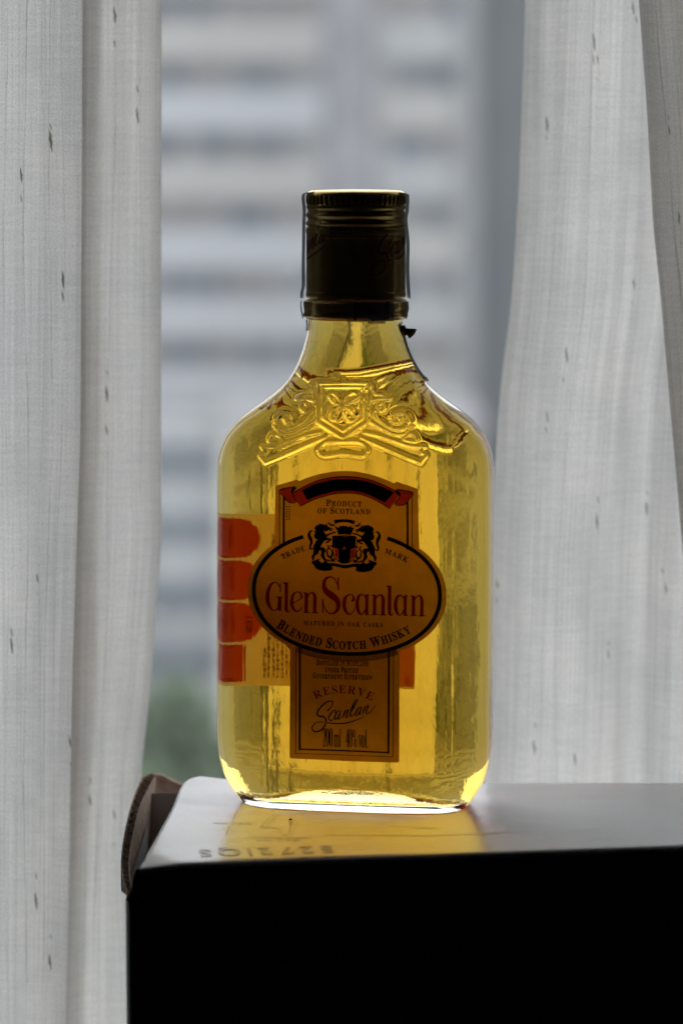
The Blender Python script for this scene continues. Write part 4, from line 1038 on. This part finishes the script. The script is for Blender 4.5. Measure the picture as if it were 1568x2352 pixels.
# seal piece on the front of the tamper ring, with torn lower edge
v = []; f = []
ncol = 40
for i in range(ncol+1):
    x = 690+(1130-690)*i/ncol; ang = math.asin(np.clip((Z1c(x, 0)[0]-816)/(119.5), -1, 1))
    zb_ = 1388 if (x < 880 or x > 1050) else 1392+26*abs(math.sin(i*1.7))
    for yv in (1202, 1300, zb_):
        R_ = CR*1.066; a = ang-math.pi/2-YAW; v.append((R_*math.cos(a), R_*math.sin(a), zz1(yv)))
f = grid_faces(ncol+1, 3)
mesh_obj('front_strip', v, f, M['strip'], seal)
mb = MB()
for xa, xb in ((752, 782), (1058, 1082)):
    for q in range(9):
        y0_ = 1208+q*20
        for (dx, dy) in ((0, 0),):
            c_ = []
            for k_ in range(8):
                a_ = k_*math.pi/4; xx = (xa+xb)/2+math.cos(a_)*(xb-xa)/2; yy = y0_+math.sin(a_)*9
                ang = math.asin((Z1c(xx, 0)[0]-816)/119.5)-math.pi/2-YAW; c_.append((CR*1.068*math.cos(ang), CR*1.068*math.sin(ang), zz1(yy)))
            mb.add(c_, [tuple(range(8))])
c_ = []
for xx, yy in ((790, 1206), (1050, 1206), (1050, 1380), (930, 1385), (860, 1340), (800, 1290)):
    ang = math.asin((Z1c(xx, 0)[0]-816)/119.5)-math.pi/2-YAW; c_.append((CR*1.069*math.cos(ang), CR*1.069*math.sin(ang), zz1(yy)))
mb.add(c_, [tuple(range(6))])
mb.build('lace_print', M['strip_dark'], seal)

# ------------------------------------------------------------------ prints on the box top (they face away from the camera)
Z5 = zoomer(800, 2900, 1250/1568)
def on_top(V_, lift=0.00012):
    P = np.array([atz(x, y, 0.0) for x, y in V_]); P[:, 2] = np.array([top_z(p[0], p[1]) for p in P])+lift+BZ; return P
ta = on_top(np.array([Z5(640, 612), Z5(-10, 640)])); 
def top_text(s, a, b, h_px, m, k=0.9):
    """text running from a to b (photo units), letters' tops toward the camera"""
    A = atz(*a, 0); B = atz(*b, 0); Lw = np.linalg.norm(B-A); 
    ex = (B-A)/Lw; ey = np.array([ex[1]*1.0, -ex[0], 0]); ey = np.array([-ex[1], ex[0], 0])
    V_, F_ = text_path(s, [(0, 0), (Lw/2, 0), (Lw, 0)], h_px, None, k, 0.012, 0.25); V_[:, 1] *= -1
    P = A+V_[:, :1]*ex+V_[:, 1:]*ey; P[:, 2] = np.array([top_z(p[0], p[1]) for p in P])+0.00013+BZ
    o = mesh_obj('lettering', P, F_, m, flap, False); return o
SANS[0] = True
top_text('S2721QS', Z5(655, 606), Z5(-10, 628), 0.0070, M['ink_grey'], 1.0)
top_text('610.1 mm', Z5(258, 490), Z5(70, 488), 0.0022, M['ink_grey'], 0.8)
top_text('183.2 mm', Z5(500, 572), Z5(285, 574), 0.0020, M['ink_grey'], 0.8)
mb = MB()
tl = [[(185, 430), (165, 475)], [(150, 505), (130, 553)], [(365, 445), (300, 515)], [(385, 445), (320, 515)], [(400, 447), (340, 515)], [(300, 515), (395, 517)], [(470, 470), (440, 550)], [(490, 470), (460, 553)], [(395, 517), (410, 545), (440, 553)], [(255, 565), (555, 566)], [(672, 470), (645, 553)], [(645, 553), (1150, 556)], [(1150, 556), (1568, 540)], [(1540, 500), (1568, 540)], [(1060, 515), (1190, 518)]]
for s_ in tl:
    Vs, Fs = stroke([(x, y, 2.2) for x, y in s_], 6); mb.add(on_top(zmap(Vs, Z5), 0.00014), Fs)
mb.build('printed_diagram', M['ink_grey'], flap)
ps = atz(*Z5(453, 483), 0)
v = [(0.0005*math.cos(a)*(1+0.3*math.sin(3*a)), 0.0004*math.sin(a), 0) for a in np.linspace(0, 2*math.pi, 9)[:-1]]+[(0.0001, 0, 0.0006)]
cb = mesh_obj('crumb', v, [(i, (i+1) % 8, 8) for i in range(8)]+[tuple(range(8))[::-1]], M['crumb']); cb.location = (ps[0], ps[1], 0.0003)
tag(cb, 'tiny black crumb on the white box top in front of the bottle', 'crumb')
